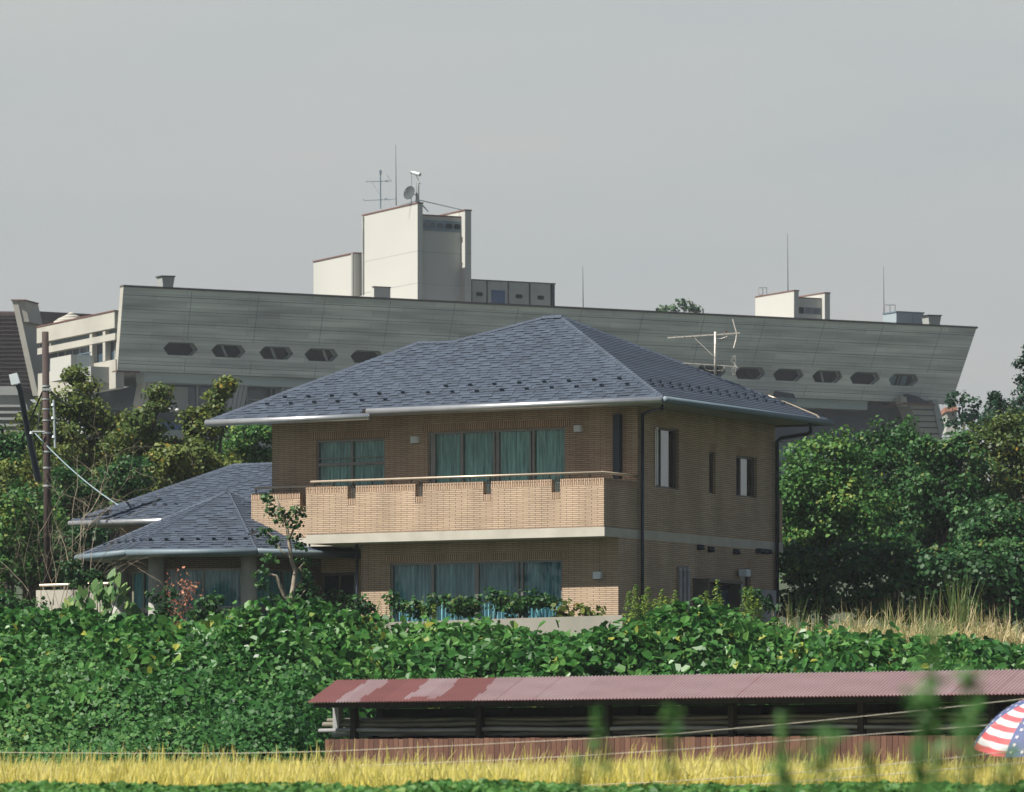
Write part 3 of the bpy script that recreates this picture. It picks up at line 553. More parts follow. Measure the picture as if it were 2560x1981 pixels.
# hexagonal bay
V1 = P(642, 1373, 123.3); ph = R(12); side = 3.30; NG = 7
hx = [V1]
for k in range(NG - 1): t_ = ph + k * 2 * math.pi / NG; hx.append(hx[-1] + Vector((-math.cos(t_), math.sin(t_), 0)) * side)
ctr = sum((Vector(q) for q in hx), Vector()) / NG; ctr.z = V1.z; apex = ctr.copy(); apex.z = EYE + (HY - 1228) * ctr.y / F
hr = MB()
for k in range(NG): shingles(hr, [hx[k], hx[(k + 1) % NG], apex])
h_o = hr.build('bay_roof', SHI, wing); cp = MB()
for k in range(NG): hipcap(hx[k], apex, cp, .06, .02)
cp.build('hip_cap', SHI, h_o)
out = lambda q, d: q + (q - ctr).normalized() * d
for k, mt_ in ((0, GUTB), (1, GUTB), (6, GUTB)): gutter(wing, out(hx[k], .05) - Vector((0, 0, .07)), out(hx[(k + 1) % NG], .05) - Vector((0, 0, .07)), .085, mt_)
for k, n_ in ((0, 7), (1, 6)):
    s_ = (hx[(k + 1) % NG] - hx[k]).normalized(); mid = (hx[k] + hx[(k + 1) % NG]) / 2; t_ = (apex - mid).normalized(); nn_ = s_.cross(t_); nn_ = nn_ if nn_.z > 0 else -nn_
    Wk = lambda a, b, h=0, o_=hx[k], s_=s_, t_=t_, nn_=nn_: o_ + s_ * a + t_ * b + nn_ * h
    for i in range(n_): guard(h_o, Wk, .42 + i * (side - .85) / (n_ - 1), .58)
m = MB(); m.face([q - Vector((0, 0, .13)) for q in hx]); m.build('soffit', SOF, wing)
zc0 = V1.z - .135; inn = lambda q, d: q + (ctr - q).normalized() * d
for k in (0, 1, 2):
    q = inn(hx[k], 1.05); m = MB(); m.tube([(q.x, q.y, ZG - .3), (q.x, q.y, zc0)], .2, 20); m.build('column', COL_, wing, True)
class HF:                                               # frame of one facet of the bay
    def __init__(s, p, q): s.o = Vector((p.x, p.y)); s.u = Vector((q.x - p.x, q.y - p.y)).normalized(); s.v = Vector((-s.u.y, s.u.x)); s.v = s.v if s.v.dot(Vector((ctr.x, ctr.y)) - s.o) > 0 else -s.v; s.L = (Vector((q.x, q.y)) - s.o).length
    def p(s, a, b, z): q = s.o + s.u * a + s.v * b; return Vector((q.x, q.y, z))
for k in (0, 1, 6):
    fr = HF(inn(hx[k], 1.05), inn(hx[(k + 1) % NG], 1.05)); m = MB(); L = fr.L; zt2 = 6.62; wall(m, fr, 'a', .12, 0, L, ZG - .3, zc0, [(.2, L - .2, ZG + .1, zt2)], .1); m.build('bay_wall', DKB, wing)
    f = MB(); zl = ZG + .1
    for a in (.2, L / 2, L - .25): f.box(fr, a - .0, a + .05, .15, .22, zl, zt2)
    for z in (zl, 5.63, zt2 - .05): f.box(fr, .25, L - .25, .152, .218, z, z + .05)
    f.box(fr, .25, L - .25, .17, .21, 5.55, 5.63)
    fo = f.build('window', FRG, wing); gl = MB(); gl.face([fr.p(.2, .19, zl), fr.p(L - .2, .19, zl), fr.p(L - .2, .19, zt2), fr.p(.2, .19, zt2)]); gl.build('pane', GLS, fo)
    c = MB(); curtain(c, fr, 'a', .33, .2, L - .2, zl, zt2); c.build('curtain', LACEB, fo, True)
m = MB(); fr = HF(hx[0], hx[1]); m.tube([P(630, 1322, 119.9), P(630, 1336, 119.9)], .03, 6); m.bar(P(622, 1336, 119.6), P(640, 1330, 120.2), .03); m.build('roof_flashing', DKP, wing)

# garden walls
gw = thing('garden_wall', 'low pale concrete garden wall showing above the vines below the ground-floor windows', 'wall', (0, 115.5, 4.2))
m = MB(); m.raw([P(960, 1556, 115.5), P(1556, 1538, 115.0), P(1556, 1538, 115.2), P(960, 1556, 115.7)] + [Vector((q.x, q.y, 3.9)) for q in (P(960, 1556, 115.5), P(1556, 1538, 115.0), P(1556, 1538, 115.2), P(960, 1556, 115.7))], [(0, 1, 2, 3), (4, 5, 1, 0), (5, 6, 2, 1), (6, 7, 3, 2), (7, 4, 0, 3)]); m.build('wall_body', CONW, gw)
gw = thing('garden_wall', 'pale concrete garden wall below the round-columned bay', 'wall', (-8, 113, 4.2))
m = MB(); A_ = [P(355, 1566, 114), P(600, 1563, 113.4), P(600, 1563, 113.6), P(355, 1566, 114.2)]; m.raw(A_ + [Vector((q.x, q.y, 3.9)) for q in A_], [(0, 1, 2, 3), (4, 5, 1, 0), (5, 6, 2, 1), (6, 7, 3, 2), (7, 4, 0, 3)]); m.build('wall_body', CONW, gw)
tw = thing('terrace_wall', 'concrete terrace wall topped by a thin metal rail at the far left of the house', 'wall', P(180, 1540, 121))
m = MB(); A_ = [P(90, 1476, 121.6), P(275, 1474, 120.8), P(275, 1474, 121.0), P(90, 1476, 121.8)]; m.raw(A_ + [Vector((q.x, q.y, 4.0)) for q in A_], [(0, 1, 2, 3), (4, 5, 1, 0), (5, 6, 2, 1), (6, 7, 3, 2), (7, 4, 0, 3)]); m.build('wall_body', CONW, tw)
m = MB(); m.tube([P(100, 1464, 121.7), P(272, 1459, 120.9)], .035, 8)
for x in (108, 160, 212, 262): m.bar(P(x, 1476, 121.3), P(x, 1463, 121.3), .015)
m.build('handrail', RAIL, tw)
# utility pole and street lamp
Yp = 128
up = thing('utility_pole', 'dark brown wooden utility pole with pale bands, left of the house wing', 'pole', P(120, 1500, Yp))
m = MB(); m.tube([P(122, 1560, Yp), P(113, 830, Yp)], [.108, .088], 14); m.build('pole', WOODP, up, True)
m = MB()
for y in (997, 1050, 1022): m.tube([P(115.5 + (y - 997) * .012, y, Yp), P(115.5 + (y - 997) * .012, y + 3, Yp)], .108, 14)
for y in (966, 976, 1083, 1130, 1170, 1215): m.tube([P(116 + (y - 997) * .012, y - 2, Yp), P(116 + (y - 997) * .012, y + 2, Yp)], .112, 14)
m.build('band', STEEL, up)
m = MB(); m.bar(P(105, 974, Yp - .2), P(128, 974, Yp - .2), .04); m.tube([P(80, 1080, Yp - .15), P(112, 1080, Yp - .15)], .025, 6); m.tube([P(134, 1000, Yp - .2), P(138, 1120, Yp - .2)], .035, 6); m.build('crossarm', STEEL, up)
for x, y in ((78, 1082), (132, 1012), (132, 1045), (134, 1092)): m = MB(); m.tube([P(x, y - 3, Yp - .2), P(x, y + 3, Yp - .2)], [.03, .045], 8); m.build('insulator', WHT, up)
def wire(name, label, pts, rad, mat=WIRE, cat='cable'):
    o = MB().tube(pts, rad, 5).build(name, mat); return tag(o, label, cat)
def sag(p, q, s, n=14): return [Vector(p).lerp(Vector(q), i / n) - Vector((0, 0, s * 4 * (i / n) * (1 - i / n))) for i in range(n + 1)]
wire('service_cable', 'pale blue service cable running from the utility pole down to the wing roof', sag(P(88, 1084, Yp), P(295, 1263, 127.4), .12), .015, CABL)
wire('overhead_cable', 'dark cable leaving the pole near its top towards the concrete building', sag(P(128, 980, Yp), P(222, 998, 170), .3), .03)
wire('stay_wire', 'dark stay wire slanting down to the left of the utility pole, the outer one', [P(106, 980, Yp), P(52, 1106, Yp + 2)], .025); wire('stay_wire', 'dark stay wire slanting down to the left of the utility pole, the inner one', [P(108, 980, Yp), P(92, 1085, Yp)], .022)
st = thing('street_lamp', 'street lamp with boxy white head on a dark leaning arm at the left edge', 'street lamp', P(72, 1085, Yp))
m = MB(); m.tube([P(96, 1200, Yp + 1), P(70, 1080, Yp + .5), P(50, 975, Yp)], [.09, .08, .07], 8); m.tube([P(50, 975, Yp), P(44, 960, Yp - .05)], .07, 8); m.build('arm', DKP, st)
m = MB(); q = [P(22, 937, Yp), P(42, 932, Yp), P(50, 958, Yp), P(28, 963, Yp)]; m.prism(q, (0, .22, 0)); m.build('lamp_head', WHT, st)
# ------------------------------------------------------------------ the concrete conference centre on the hill behind
PS = R(27.5)
C = Frame(309, 380, (math.cos(PS), math.sin(PS)), (-math.sin(PS), math.cos(PS)))      # a along the front, b inward
zt0, zb0, lean = 38.5, 32.25, 1.2
LEN = C.a(2441, 0); LBOT = C.a(2378, lean)
cc = thing('conference_centre', 'very long grey board-marked concrete building with a leaning front and hexagonal windows', 'building', C.p(35, 5, 16))
def FP(s, z, d=0):                                    # point on the leaning front wall
    k = (zt0 - z) / (zt0 - zb0); L = LEN + (LBOT - LEN) * k; return C.p(s * L / LEN, lean * k + d, z)
wx = [454, 574, 694, 807, 922]; wx2 = [1690, 1783, 1883, 1979, 2077, 2171, 2268]
s_of = lambda x: C.a(x, .75) * 1.012
S = [s_of(x) for x in wx]; S2 = [s_of(x) for x in wx2]
gapn = 6; S += [S[-1] + (S2[0] - S[-1]) * (i + 1) / (gapn + 1) for i in range(gapn)] + S2
zw_, hh_, hw = 34.06, .49, 1.30
fw = MB(); opening = []
cuts = [0] + [(S[i] + S[i + 1]) / 2 for i in range(len(S) - 1)] + [LEN]; zA, zB_ = zw_ - hh_ - .25, zw_ + hh_ + .25
def fq(p): fw.face([FP(*q) for q in p], [tuple(q) for q in p])
for i, s in enumerate(S):
    l, r = cuts[i], cuts[i + 1]
    c = s - .18
    hexo = [(c - hw, zw_), (c - hw + .45, zw_ + hh_), (c + hw - .1, zw_ + hh_), (c + hw + .35, zw_), (c + hw - .1, zw_ - hh_), (c - hw + .45, zw_ - hh_)]
    fq([(l, zB_), (r, zB_), hexo[2], hexo[1]]); fq([(r, zB_), (r, zA), hexo[4], hexo[3], hexo[2]]); fq([(r, zA), (l, zA), hexo[5], hexo[4]]); fq([(l, zA), (l, zB_), hexo[1], hexo[0], hexo[5]])
    opening.append(hexo)
    for k in range(4): pass
    fq([(l, zb0), (r, zb0), (r, zA), (l, zA)]); fq([(l, zB_), (r, zB_), (r, zt0), (l, zt0)])
fw.face([FP(0, zt0), FP(0, zb0), C.p(.0, lean + .62, zb0), C.p(0, .62, zt0)]); fw.face([FP(LEN, zb0), FP(LEN, zt0), C.p(LEN, .62, zt0), C.p(LBOT, lean + .62, zb0)])
fw.face([C.p(0, .62, zt0), C.p(LEN, .62, zt0), C.p(LBOT, lean + .62, zb0), C.p(0, lean + .62, zb0)]); fw.face([FP(0, zb0), FP(LEN, zb0), C.p(LBOT, lean + .62, zb0), C.p(0, lean + .62, zb0)])
fwo = fw.build('leaning_wall', KCW, cc)
# formwork joints as shallow dark ribs
jm = MB()
for z, wd in ((37.9, .05), (36.85, .04), (35.9, .05), (34.95, .04), (33.0, .035), (32.75, .05)):
    jm.face([FP(0, z, -.004), FP(LEN, z, -.004), FP(LEN, z + wd, -.004), FP(0, z + wd, -.004)])
for i in range(1, 14):
    s = i * LEN / 13.6; 
    for (za, zb_) in ((32.3, 33.3), (34.75, 38.4)): jm.face([FP(s, za, -.007), FP(s + .04, za, -.007), FP(s + .04, zb_, -.007), FP(s, zb_, -.007)])
jm.build('panel_joint', M('joint_dark_grey', (.19, .205, .205), (.13, .145, .145), .6), fwo)
for i, hx_ in enumerate(opening):
    m = MB(); dep = .62; inn_ = hx_; D = lambda q, d: C.p(FPs(q)[0], FPs(q)[1] + d, q[1])
    FPs = lambda q: (q[0] * (LEN + (LBOT - LEN) * (zt0 - q[1]) / (zt0 - zb0)) / LEN, lean * (zt0 - q[1]) / (zt0 - zb0))
    for k in range(6): p_, q_ = hx_[k], hx_[(k + 1) % 6]; m.face([D(p_, 0), D(q_, 0), D(q_, dep), D(p_, dep)])
    cxx = sum(q[0] for q in hx_) / 6; sc_ = lambda q, f_: (cxx + (q[0] - cxx) * f_, zw_ + (q[1] - zw_) * f_)
    for k in range(6): p_, q_ = hx_[k], hx_[(k + 1) % 6]; pass
    wo_ = m.build('hexagon_window', KCM, fwo); m = MB()  # reveals in darker concrete than the wall: recess shade put into the colour
    for k in range(6): p_, q_ = hx_[k], hx_[(k + 1) % 6]; m.face([D(p_, dep - .06), D(q_, dep - .06), D(sc_(q_, .90), dep - .06), D(sc_(p_, .90), dep - .06)])
    m.build('window_frame', KC, wo_)
    m = MB(); m.face([D(q, dep - .02) for q in hx_]); m.build('pane', BLK, wo_)
    m = MB(); c = hx_[0][0] + .9
    if i in (1, 2, 3, 15): o_ = (.1, .2, .8, 0)[(1, 2, 3, 15).index(i)]; q = [(c + o_, zw_ + .42), (c + o_ + .22, zw_ + .42), (c + o_ + .72, zw_ - .40), (c + o_ + .50, zw_ - .40)]; m.prism([D(x, dep - .09) for x in q], C.p(0, .05, 0) - C.p(0, 0, 0)); m.build('inner_brace', KCM, wo_)
    if i == 17:
        for (x0, x1) in ((0.1, .9), (1.15, 1.3), (1.45, 2.0)): q = [(hx_[0][0] + .1 + x0, zw_ + .38), (hx_[0][0] + .1 + x1, zw_ + .38), (hx_[0][0] + .1 + x1, zw_ - .40), (hx_[0][0] + .1 + x0, zw_ - .40)]; m.face([D(x, dep - .08) for x in q])
        m.build('blind', KB, wo_)
m = MB(); m.raw([C.p(-.02, -.08, zt0), C.p(LEN + .1, -.08, zt0), C.p(LEN + .1, .7, zt0), C.p(-.02, .7, zt0)] + [C.p(-.02, -.08, zt0 + .16), C.p(LEN + .1, -.08, zt0 + .16), C.p(LEN + .1, .7, zt0 + .16), C.p(-.02, .7, zt0 + .16)], [(0, 1, 5, 4), (1, 2, 6, 5), (2, 3, 7, 6), (3, 0, 4, 7), (4, 5, 6, 7), (3, 2, 1, 0)]); m.build('roof_coping', M('brown_coping', (.075, .062, .058), (.05, .045, .042), .5), fwo)
m = MB(); m.box(C, -.1, 1.9, lean - .05, lean + .8, zb0 - .12, zb0 - .003); m.build('rust_edge', RUST, fwo)
m = MB(); m.box(C, -.012, .0, 0, 0, 0, 0); 
ef = MB(); ef.face([FP(0, zt0), FP(0, zb0), C.p(0, lean + .62, zb0), C.p(0, .62, zt0)]); e_ = ef.build('end_face', KCL, fwo)
e_.location = Vector((-C.u.x * .006, -C.u.y * .006, 0))
# body behind the wall, end elevation towards the left
bd = MB(); bd.box(C, .6, LEN - 4, 1.9, 17, zb0 + .1, 37.0); bd.build('upper_body', KCL, cc)
Cz = lambda py, a, b: C.z(py, a, b)
# end elevation bands at a=.3, running back along b
def eb(name, b0, b1, z0, z1, a0, a1, mat): m = MB(); m.box(C, a0, a1, b0, b1, z0, z1); return m.build(name, mat, cc)
eb('roof_fascia', 1.3, 17, 35.5, 36.75, -.2, .5, KCL); eb('fascia_coping', 1.3, 17, 36.752, 36.85, -.25, .5, RUST)
eb('clerestory', 1.9, 17, 35.1, 35.498, .35, .55, KB); eb('lintel_beam', 1.3, 17, 34.6, 35.098, -.15, .59, KCL); eb('end_glazing', 1.9, 17, 33.1, 34.598, .42, .59, GLK); eb('sill_wall', 1.3, 17, 30.9, 33.098, -.1, .59, KCL)
for b_ in (3.3, 5.9): eb('round_post', b_, b_ + .5, 33.1, 35.5, -.12, .3, KCL)
for b_ in (2.6, 4.6, 8, 9.5, 11, 12.5, 14): eb('mullion', b_, b_ + .1, 33.1, 34.6, .36, .43, KCM)
eb('end_balcony', 5.6, 9.8, 31.9, 33.7, -2.0, -.102, KW); eb('end_balcony_wall', 2.6, 5.4, 31.4, 32.6, -1.6, -.102, KCM)
m = MB(); 
for b_ in np.arange(3, 5.4, .3): m.bar(C.p(-1.5, b_, 32.6), C.p(-1.5, b_, 33.7), .03)
m.bar(C.p(-1.5, 2.8, 33.7), C.p(-1.5, 5.4, 33.7), .04); m.build('end_railing', KB, cc)
m = MB(); m.tube([C.p(.0, 14.6, 35.0), C.p(0, 14.6, 36.3), C.p(0, 14.3, 36.5)], .08, 8); m.build('vent_pipe', KCL, cc)
m = MB(); q = C.p(1.5, 14, 37.0); 
for i in range(4): m.tube([q + Vector((0, 0, -.2 + .25 * i)), q + Vector((0, 0, .05 + .25 * i))], [1.5 * math.cos(i * .42), 1.5 * math.cos((i + 1) * .42) if i < 3 else .1], 16)
m.build('roof_dome', KCL, cc, True)
# lower storeys on the front
sB = C.a(358, 1.6)
LFR = C.a(1180, 2); 
def cb_(name, a0, a1, b0, b1, z0, z1, mat): m = MB(); m.box(C, a0, a1, b0, b1, z0, z1); return m.build(name, mat, cc)
cb_('lip_beam', sB, LBOT - 8, 1.45, 3, zb0 - .75, zb0 - .02, KC)
gla = cb_('glazed_storey', sB + 1, 36, 3.2, 16, zb0 - 2.9, zb0 - .76, GLK)
m = MB()
for i in range(16): a_ = sB + 3 + i * 2.1; m.box(C, a_, a_ + .14, 3.05, 3.18, zb0 - 2.9, zb0 - .76)
m.box(C, sB + 6, 36, 3.06, 3.17, zb0 - 1.75, zb0 - 1.62); m.build('mullion', KCM, gla)
for a_ in (5.0, 9.5): m = MB(); m.box(C, a_, a_ + 1.7, 3.10, 3.19, zb0 - 2.8, zb0 - .9); m.build('blind', KCM, gla)
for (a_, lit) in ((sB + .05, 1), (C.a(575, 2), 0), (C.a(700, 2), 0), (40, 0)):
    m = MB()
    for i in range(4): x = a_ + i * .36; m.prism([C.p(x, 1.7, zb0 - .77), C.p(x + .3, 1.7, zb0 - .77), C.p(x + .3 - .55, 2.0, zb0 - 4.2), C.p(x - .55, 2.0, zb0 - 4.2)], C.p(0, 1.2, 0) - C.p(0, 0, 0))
    m.build('slanted_pier', KCL if lit else KCM, cc)  # sunlight put into the colour: lit pier paler, the others greyer
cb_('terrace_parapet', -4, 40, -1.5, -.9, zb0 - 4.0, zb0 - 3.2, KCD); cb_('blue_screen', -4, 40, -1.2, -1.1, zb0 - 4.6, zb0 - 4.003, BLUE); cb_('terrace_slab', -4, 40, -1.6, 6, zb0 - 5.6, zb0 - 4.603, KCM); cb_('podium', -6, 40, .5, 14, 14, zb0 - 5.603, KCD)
for x in (345, 588): a_ = C.a(x, -1.6); cb_('terrace_box', a_, a_ + 1.0, -1.8, -1.602, zb0 - 4.75, zb0 - 4.1, KCL)
for x in (425, 443): q = P(x, 1026, 380); m = MB(); m.tube([q - Vector((0, 0, .15)), q, q + Vector((0, 0, .15))], [.1, .18, .08], 8); m.build('globe_lamp', KW, cc)
# right end underneath: dark sloping wall, pale wedges, ribbed piers
aR0 = 41
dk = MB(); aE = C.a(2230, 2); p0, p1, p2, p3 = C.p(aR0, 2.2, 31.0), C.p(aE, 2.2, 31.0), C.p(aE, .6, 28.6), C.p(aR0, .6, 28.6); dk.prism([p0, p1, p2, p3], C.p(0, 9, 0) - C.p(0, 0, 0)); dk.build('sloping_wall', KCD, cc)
cb_('lower_wall', aR0, aE - .5, 1.6, 10, 14, 28.6, KB)
m = MB()
for i in range(9): z = 26.5 - i * 1.1; m.box(C, aR0, aE - .6, 1.35, 1.59, z, z + .5)
m.build('louvre', KCD, cc)
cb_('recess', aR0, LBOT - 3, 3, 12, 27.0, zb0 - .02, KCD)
def wedge(name, pts, depth, mat, bq=0): m = MB(); m.prism([C.p(C.a(x, bq), bq, Cz(y, C.a(x, bq), bq)) for x, y in pts], C.p(0, depth, 0) - C.p(0, 0, 0)); return m.build(name, mat, cc)
wedge('ribbed_pier', [(2272, 1008), (2330, 1014), (2350, 1100), (2312, 1100)], 2, KCL, .2)
wedge('pier_edge', [(2331, 1000), (2343, 998), (2362, 1068), (2352, 1100)], 3, KCM, 0)
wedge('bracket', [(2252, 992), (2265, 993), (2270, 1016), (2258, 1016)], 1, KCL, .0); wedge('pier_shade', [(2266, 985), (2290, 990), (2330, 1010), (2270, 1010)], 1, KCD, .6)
wedge('pier_cap', [(2258, 1006), (2338, 1010), (2338, 1014), (2258, 1012)], 3, RUST, -.1)
m = MB()
for i in range(5): y = 1024 + i * 15; q = [(2277 + i * 7.5, y), (2334 + i * 4, y + 1)]; m.bar(*[C.p(C.a(x, .1), .1, Cz(yy, C.a(x, .1), .1)) for x, yy in q], .06)
m.build('rib_joint', KCD, cc)
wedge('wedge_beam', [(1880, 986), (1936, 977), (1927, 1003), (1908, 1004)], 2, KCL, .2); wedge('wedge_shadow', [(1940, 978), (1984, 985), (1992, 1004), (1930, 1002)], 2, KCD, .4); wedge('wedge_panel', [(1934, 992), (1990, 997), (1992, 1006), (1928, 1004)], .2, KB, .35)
# roof-top stubs
for (x, y0, y1) in ((420, 692, 722), (2336, 790, 822)):
    a_ = C.a(x, .4); q = [(x - 15, y0), (x + 17, y0 + 1), (x + 12, y1), (x - 12, y1)]; m = MB(); m.prism([C.p(C.a(xx, .1), .1, Cz(yy, C.a(xx, .1), .1)) for xx, yy in q], C.p(0, 1.0, 0) - C.p(0, 0, 0)); v_ = m.build('vent_stack', KCM, cc)
    m = MB(); q = [(x - 17, y0 - 3), (x + 19, y0 - 2), (x + 18, y0 + .5), (x - 16, y0 - .5)]; m.prism([C.p(C.a(xx, 0), -.05, Cz(yy, C.a(xx, 0), 0)) for xx, yy in q], C.p(0, 1.2, 0) - C.p(0, 0, 0)); m.build('stack_cap', KCD, v_)

# ---- rooftop tower
bt = 3.0; at0, at1 = C.a(1044, bt), C.a(1178, bt); tw_ = thing('rooftop_tower', 'tall white stair tower with a blue window band rising from the concrete roof', 'tower', C.p((at0 + at1) / 2, bt, 37))
zT = Cz(509, at0, bt); lb = bt
for _ in range(200):                                   # depth of the left side wall from where its far edge shows
    q = C.p(at0, lb, 0); x = CX + F * q.x / q.y
    if x < 907: break
    lb += .1
z0t = 36.9
def tb(name, a0, a1, b0, b1, z0, z1, mat, par=None): m = MB(); m.box(C, a0, a1, b0, b1, z0, z1); return m.build(name, mat, par or tw_)
tb('side_wall', at0, at0 + .45, bt, lb, z0t, zT, KW); tb('side_wall', at1 - .55, at1, bt, lb, z0t, zT - .35, KW)
zTi = zT - .85; tb('front_wall', at0 + .452, at1 - .552, bt + .7, lb - .6, z0t, zTi, KW)
tb('wall_coping', at0 + .45, at1 - .55, bt + .62, bt + .9, zTi + .002, zTi + .1, RUST); tb('wall_coping', at0 - .05, at0 + .5, bt - .05, lb + .05, zT + .002, zT + .1, RUST); tb('wall_coping', at1 - .6, at1 + .05, bt - .05, lb + .05, zT - .348, zT - .25, RUST)
zb1 = Cz(568, (at0 + at1) / 2, bt) + .15; band = tb('window_band', at0 + .454, at1 - .554, bt + .62, bt + .698, zb1 - .42, zb1 + .42, KB)
for i in range(5):
    m = MB(); wdt = (at1 - at0 - 1.0); c = at0 + .45 + wdt * (i + .5) / 5; q = [(c - .33, zb1), (c - .22, zb1 + .2), (c + .22, zb1 + .2), (c + .33, zb1), (c + .22, zb1 - .2), (c - .22, zb1 - .2)]; m.prism([C.p(x, bt + .6, z) for x, z in q], C.p(0, .03, 0) - C.p(0, 0, 0)); m.build('window', BLK if i > 2 else GLK, band)
for z in (Cz(628, at0, bt), Cz(708, at0, bt)):
    m = MB(); m.box(C, at0 - .006, at0 - .001, bt, lb, z, z + .05); m.box(C, at0, at0 + .45, bt - .006, bt - .001, z, z + .05); m.box(C, at0 + .46, at1 - .56, bt + .694, bt + .699, z, z + .05); m.box(C, at1 - .55, at1, bt - .006, bt - .001, z, z + .05); m.build('panel_joint', KCM, tw_)
lb2 = lb + .9; tb('pipe', at0 - .15, at0 - .0, lb - .35, lb - .2, z0t, zT - .1, KCM)
# low block left of the tower
low = thing('rooftop_block', 'low white flat-topped block joined to the left of the tall tower', 'building', C.p(at0, lb + 2, 37))
le = lb + .3
while CX + F * C.p(at0 - .6, le, 0).x / C.p(at0 - .6, le, 0).y > 784: le += .1
zL = Cz(648, at0 - .6, (lb + le) / 2) + .1; m = MB(); m.box(C, at0 - .6, at0 + 6, lb + .25, le, z0t, zL); m.build('block_wall', KW, low)
m = MB(); m.box(C, at0 - .66, at0 + 6, lb + .2, le + .05, zL + .002, zL + .1); m.build('coping', RUST, low); m = MB(); m.tube([C.p(at0 - .7, lb + .4, z0t), C.p(at0 - .7, lb + .4, zL)], .12, 8); m.build('pipe', KCM, low)
# small white parapets in front of the tower
sm = thing('rooftop_parapet', 'small white parapet box at the foot of the tall tower', 'parapet', C.p(at0 - 3, 1, 38.5))
a_ = C.a(935, .8); m = MB(); z_ = Cz(718, a_, .8); m.box(C, a_, C.a(976, .8), .8, 1.1, 37, z_); m.box(C, a_ - .001, a_ + .25, 1.102, 6, 37.01, z_ - .5); m.build('parapet_wall', KW, sm); m = MB(); m.box(C, a_ - .05, C.a(977, .8), .75, 1.12, z_ + .002, z_ + .07); m.build('coping', RUST, sm)
# low panelled block right of the tower
rb = thing('rooftop_plant_room', 'low blue-grey panelled block with a blue door right of the tall tower', 'building', C.p(at1 + 3, bt, 37))
x0s = ((1181, 1216), (1220, 1269), (1273, 1322), (1327, 1376), (1380, 1387))
for i, (x0, x1) in enumerate(x0s):
    a0, a1 = C.a(x0, bt + 1), C.a(x1, bt + 1); zt_ = Cz(701 + (x0 - 1181) * .05, a0, bt + 1); m = MB(); m.box(C, a0, a1, bt + 1, bt + 5, 36.9, zt_); pn = m.build('wall_panel', KCM if i < 4 else KCD, rb)
    m = MB(); m.box(C, a0 - .06, a1 + .06, bt + .95, bt + 5, zt_ + .002, zt_ + .09); m.build('coping', KCD, pn)
    if i in (0, 2, 3): m = MB(); c = (a0 + a1) / 2; z = Cz(736 + (x0 - 1181) * .06, c, bt + 1); q = [(c - .33, z), (c - .24, z + .16), (c + .24, z + .16), (c + .33, z), (c + .24, z - .16), (c - .24, z - .16)]; m.prism([C.p(x, bt + .97, zz_) for x, zz_ in q], C.p(0, .025, 0) - C.p(0, 0, 0)); m.build('window', BLK, pn)
    if i == 1: m = MB(); m.box(C, a0 + .3, a1 - .25, bt + .97, bt + .998, 36.95, Cz(725, a0, bt + 1)); m.build('door', M('blue_door', (.05, .10, .20), (.04, .08, .16), 1), pn)
# mast, dish and camera
qm = C.p(C.a(1045, bt + .9), bt + .9, 0); Ym = qm.y; XP = lambda x, y, d=0: P(x, y, Ym + d)
cm_ = thing('camera_mast', 'pale steel mast with a boxy camera on top of the tower', 'mast', XP(1045, 525))
m = MB(); m.tube([XP(1045, 535), XP(1045, 462)], [.12, .10], 10); m.tube([XP(1045, 462), XP(1044, 445)], .06, 8); m.tube([XP(1040, 510), XP(1041, 455)], .04, 6); m.tube([XP(1047, 459), XP(1048, 457)], .14, 8); m.build('pole', STEEL, cm_)
m = MB(); m.tube([XP(1029, 431, .3), XP(1050, 437, -.3)], [.12, .15], 8); m.tube([XP(1029, 430.5, .32), XP(1030, 431, .28)], .16, 8); m.tube([XP(1040, 438), XP(1043, 447)], .05, 6); m.build('camera_head', STEEL, cm_)
m = MB(); m.bar(XP(1047, 503), XP(1071, 530), .06); m.bar(XP(1040, 503), XP(1000, 515), .03); m.build('brace', KB, cm_)
wire('guy_wire', 'thin guy wire from the camera mast to the tower right-hand wall', [XP(1049, 501), XP(1158, 526, 2)], .035, KB)
m = MB(); m.tube([XP(1029, 466), XP(1029, 432)], .02, 4); m.build('cable', WIRE, cm_)
DISH = M('dish_grey', (.075, .085, .09), (.05, .06, .065), 1, rough=.9, spec=.1)
ds = thing('satellite_dish', 'dark grey round satellite dish beside the camera mast on the tower', 'dish', XP(1026, 505))
m = MB(); ax = Vector((-.62, -.75, .25)).normalized(); x_ = ax.orthogonal().normalized(); y_ = ax.cross(x_); cen = XP(1026, 484)
rings = [(r, .18 * (r / .56) ** 2) for r in (0.02, .14, .28, .42, .56)]; vs = [cen + (x_ * math.cos(t) + y_ * math.sin(t)) * r + ax * h for r, h in rings for t in [2 * math.pi * k / 24 for k in range(24)]]
m.raw(vs + [v + ax * -.03 for v in vs], [(i * 24 + k, i * 24 + (k + 1) % 24, (i + 1) * 24 + (k + 1) % 24, (i + 1) * 24 + k) for i in range(4) for k in range(24)] + [(120 + i * 24 + k, 120 + (i + 1) * 24 + k, 120 + (i + 1) * 24 + (k + 1) % 24, 120 + i * 24 + (k + 1) % 24) for i in range(4) for k in range(24)]); m.build('reflector', DISH, ds, True)
m = MB(); m.bar(cen, XP(1040, 488), .04); m.bar(cen - ax * .05, XP(1029, 510), .04); m.tube([cen + ax * .5, cen + ax * .62], .05, 8); m.bar(cen + y_ * .5, cen + ax * .55, .012); m.build('support', KB, ds)
ya = thing('yagi_antenna', 'thin two-tier yagi antenna at the left end of the tower roof', 'antenna', XP(952, 520, 6))
m = MB(); m.tube([XP(951.5, 522, 6), XP(951, 427, 6)], .05, 6); m.tube([XP(951, 436, 6), XP(951, 426, 6)], .1, 6); m.build('mast', KB, ya)
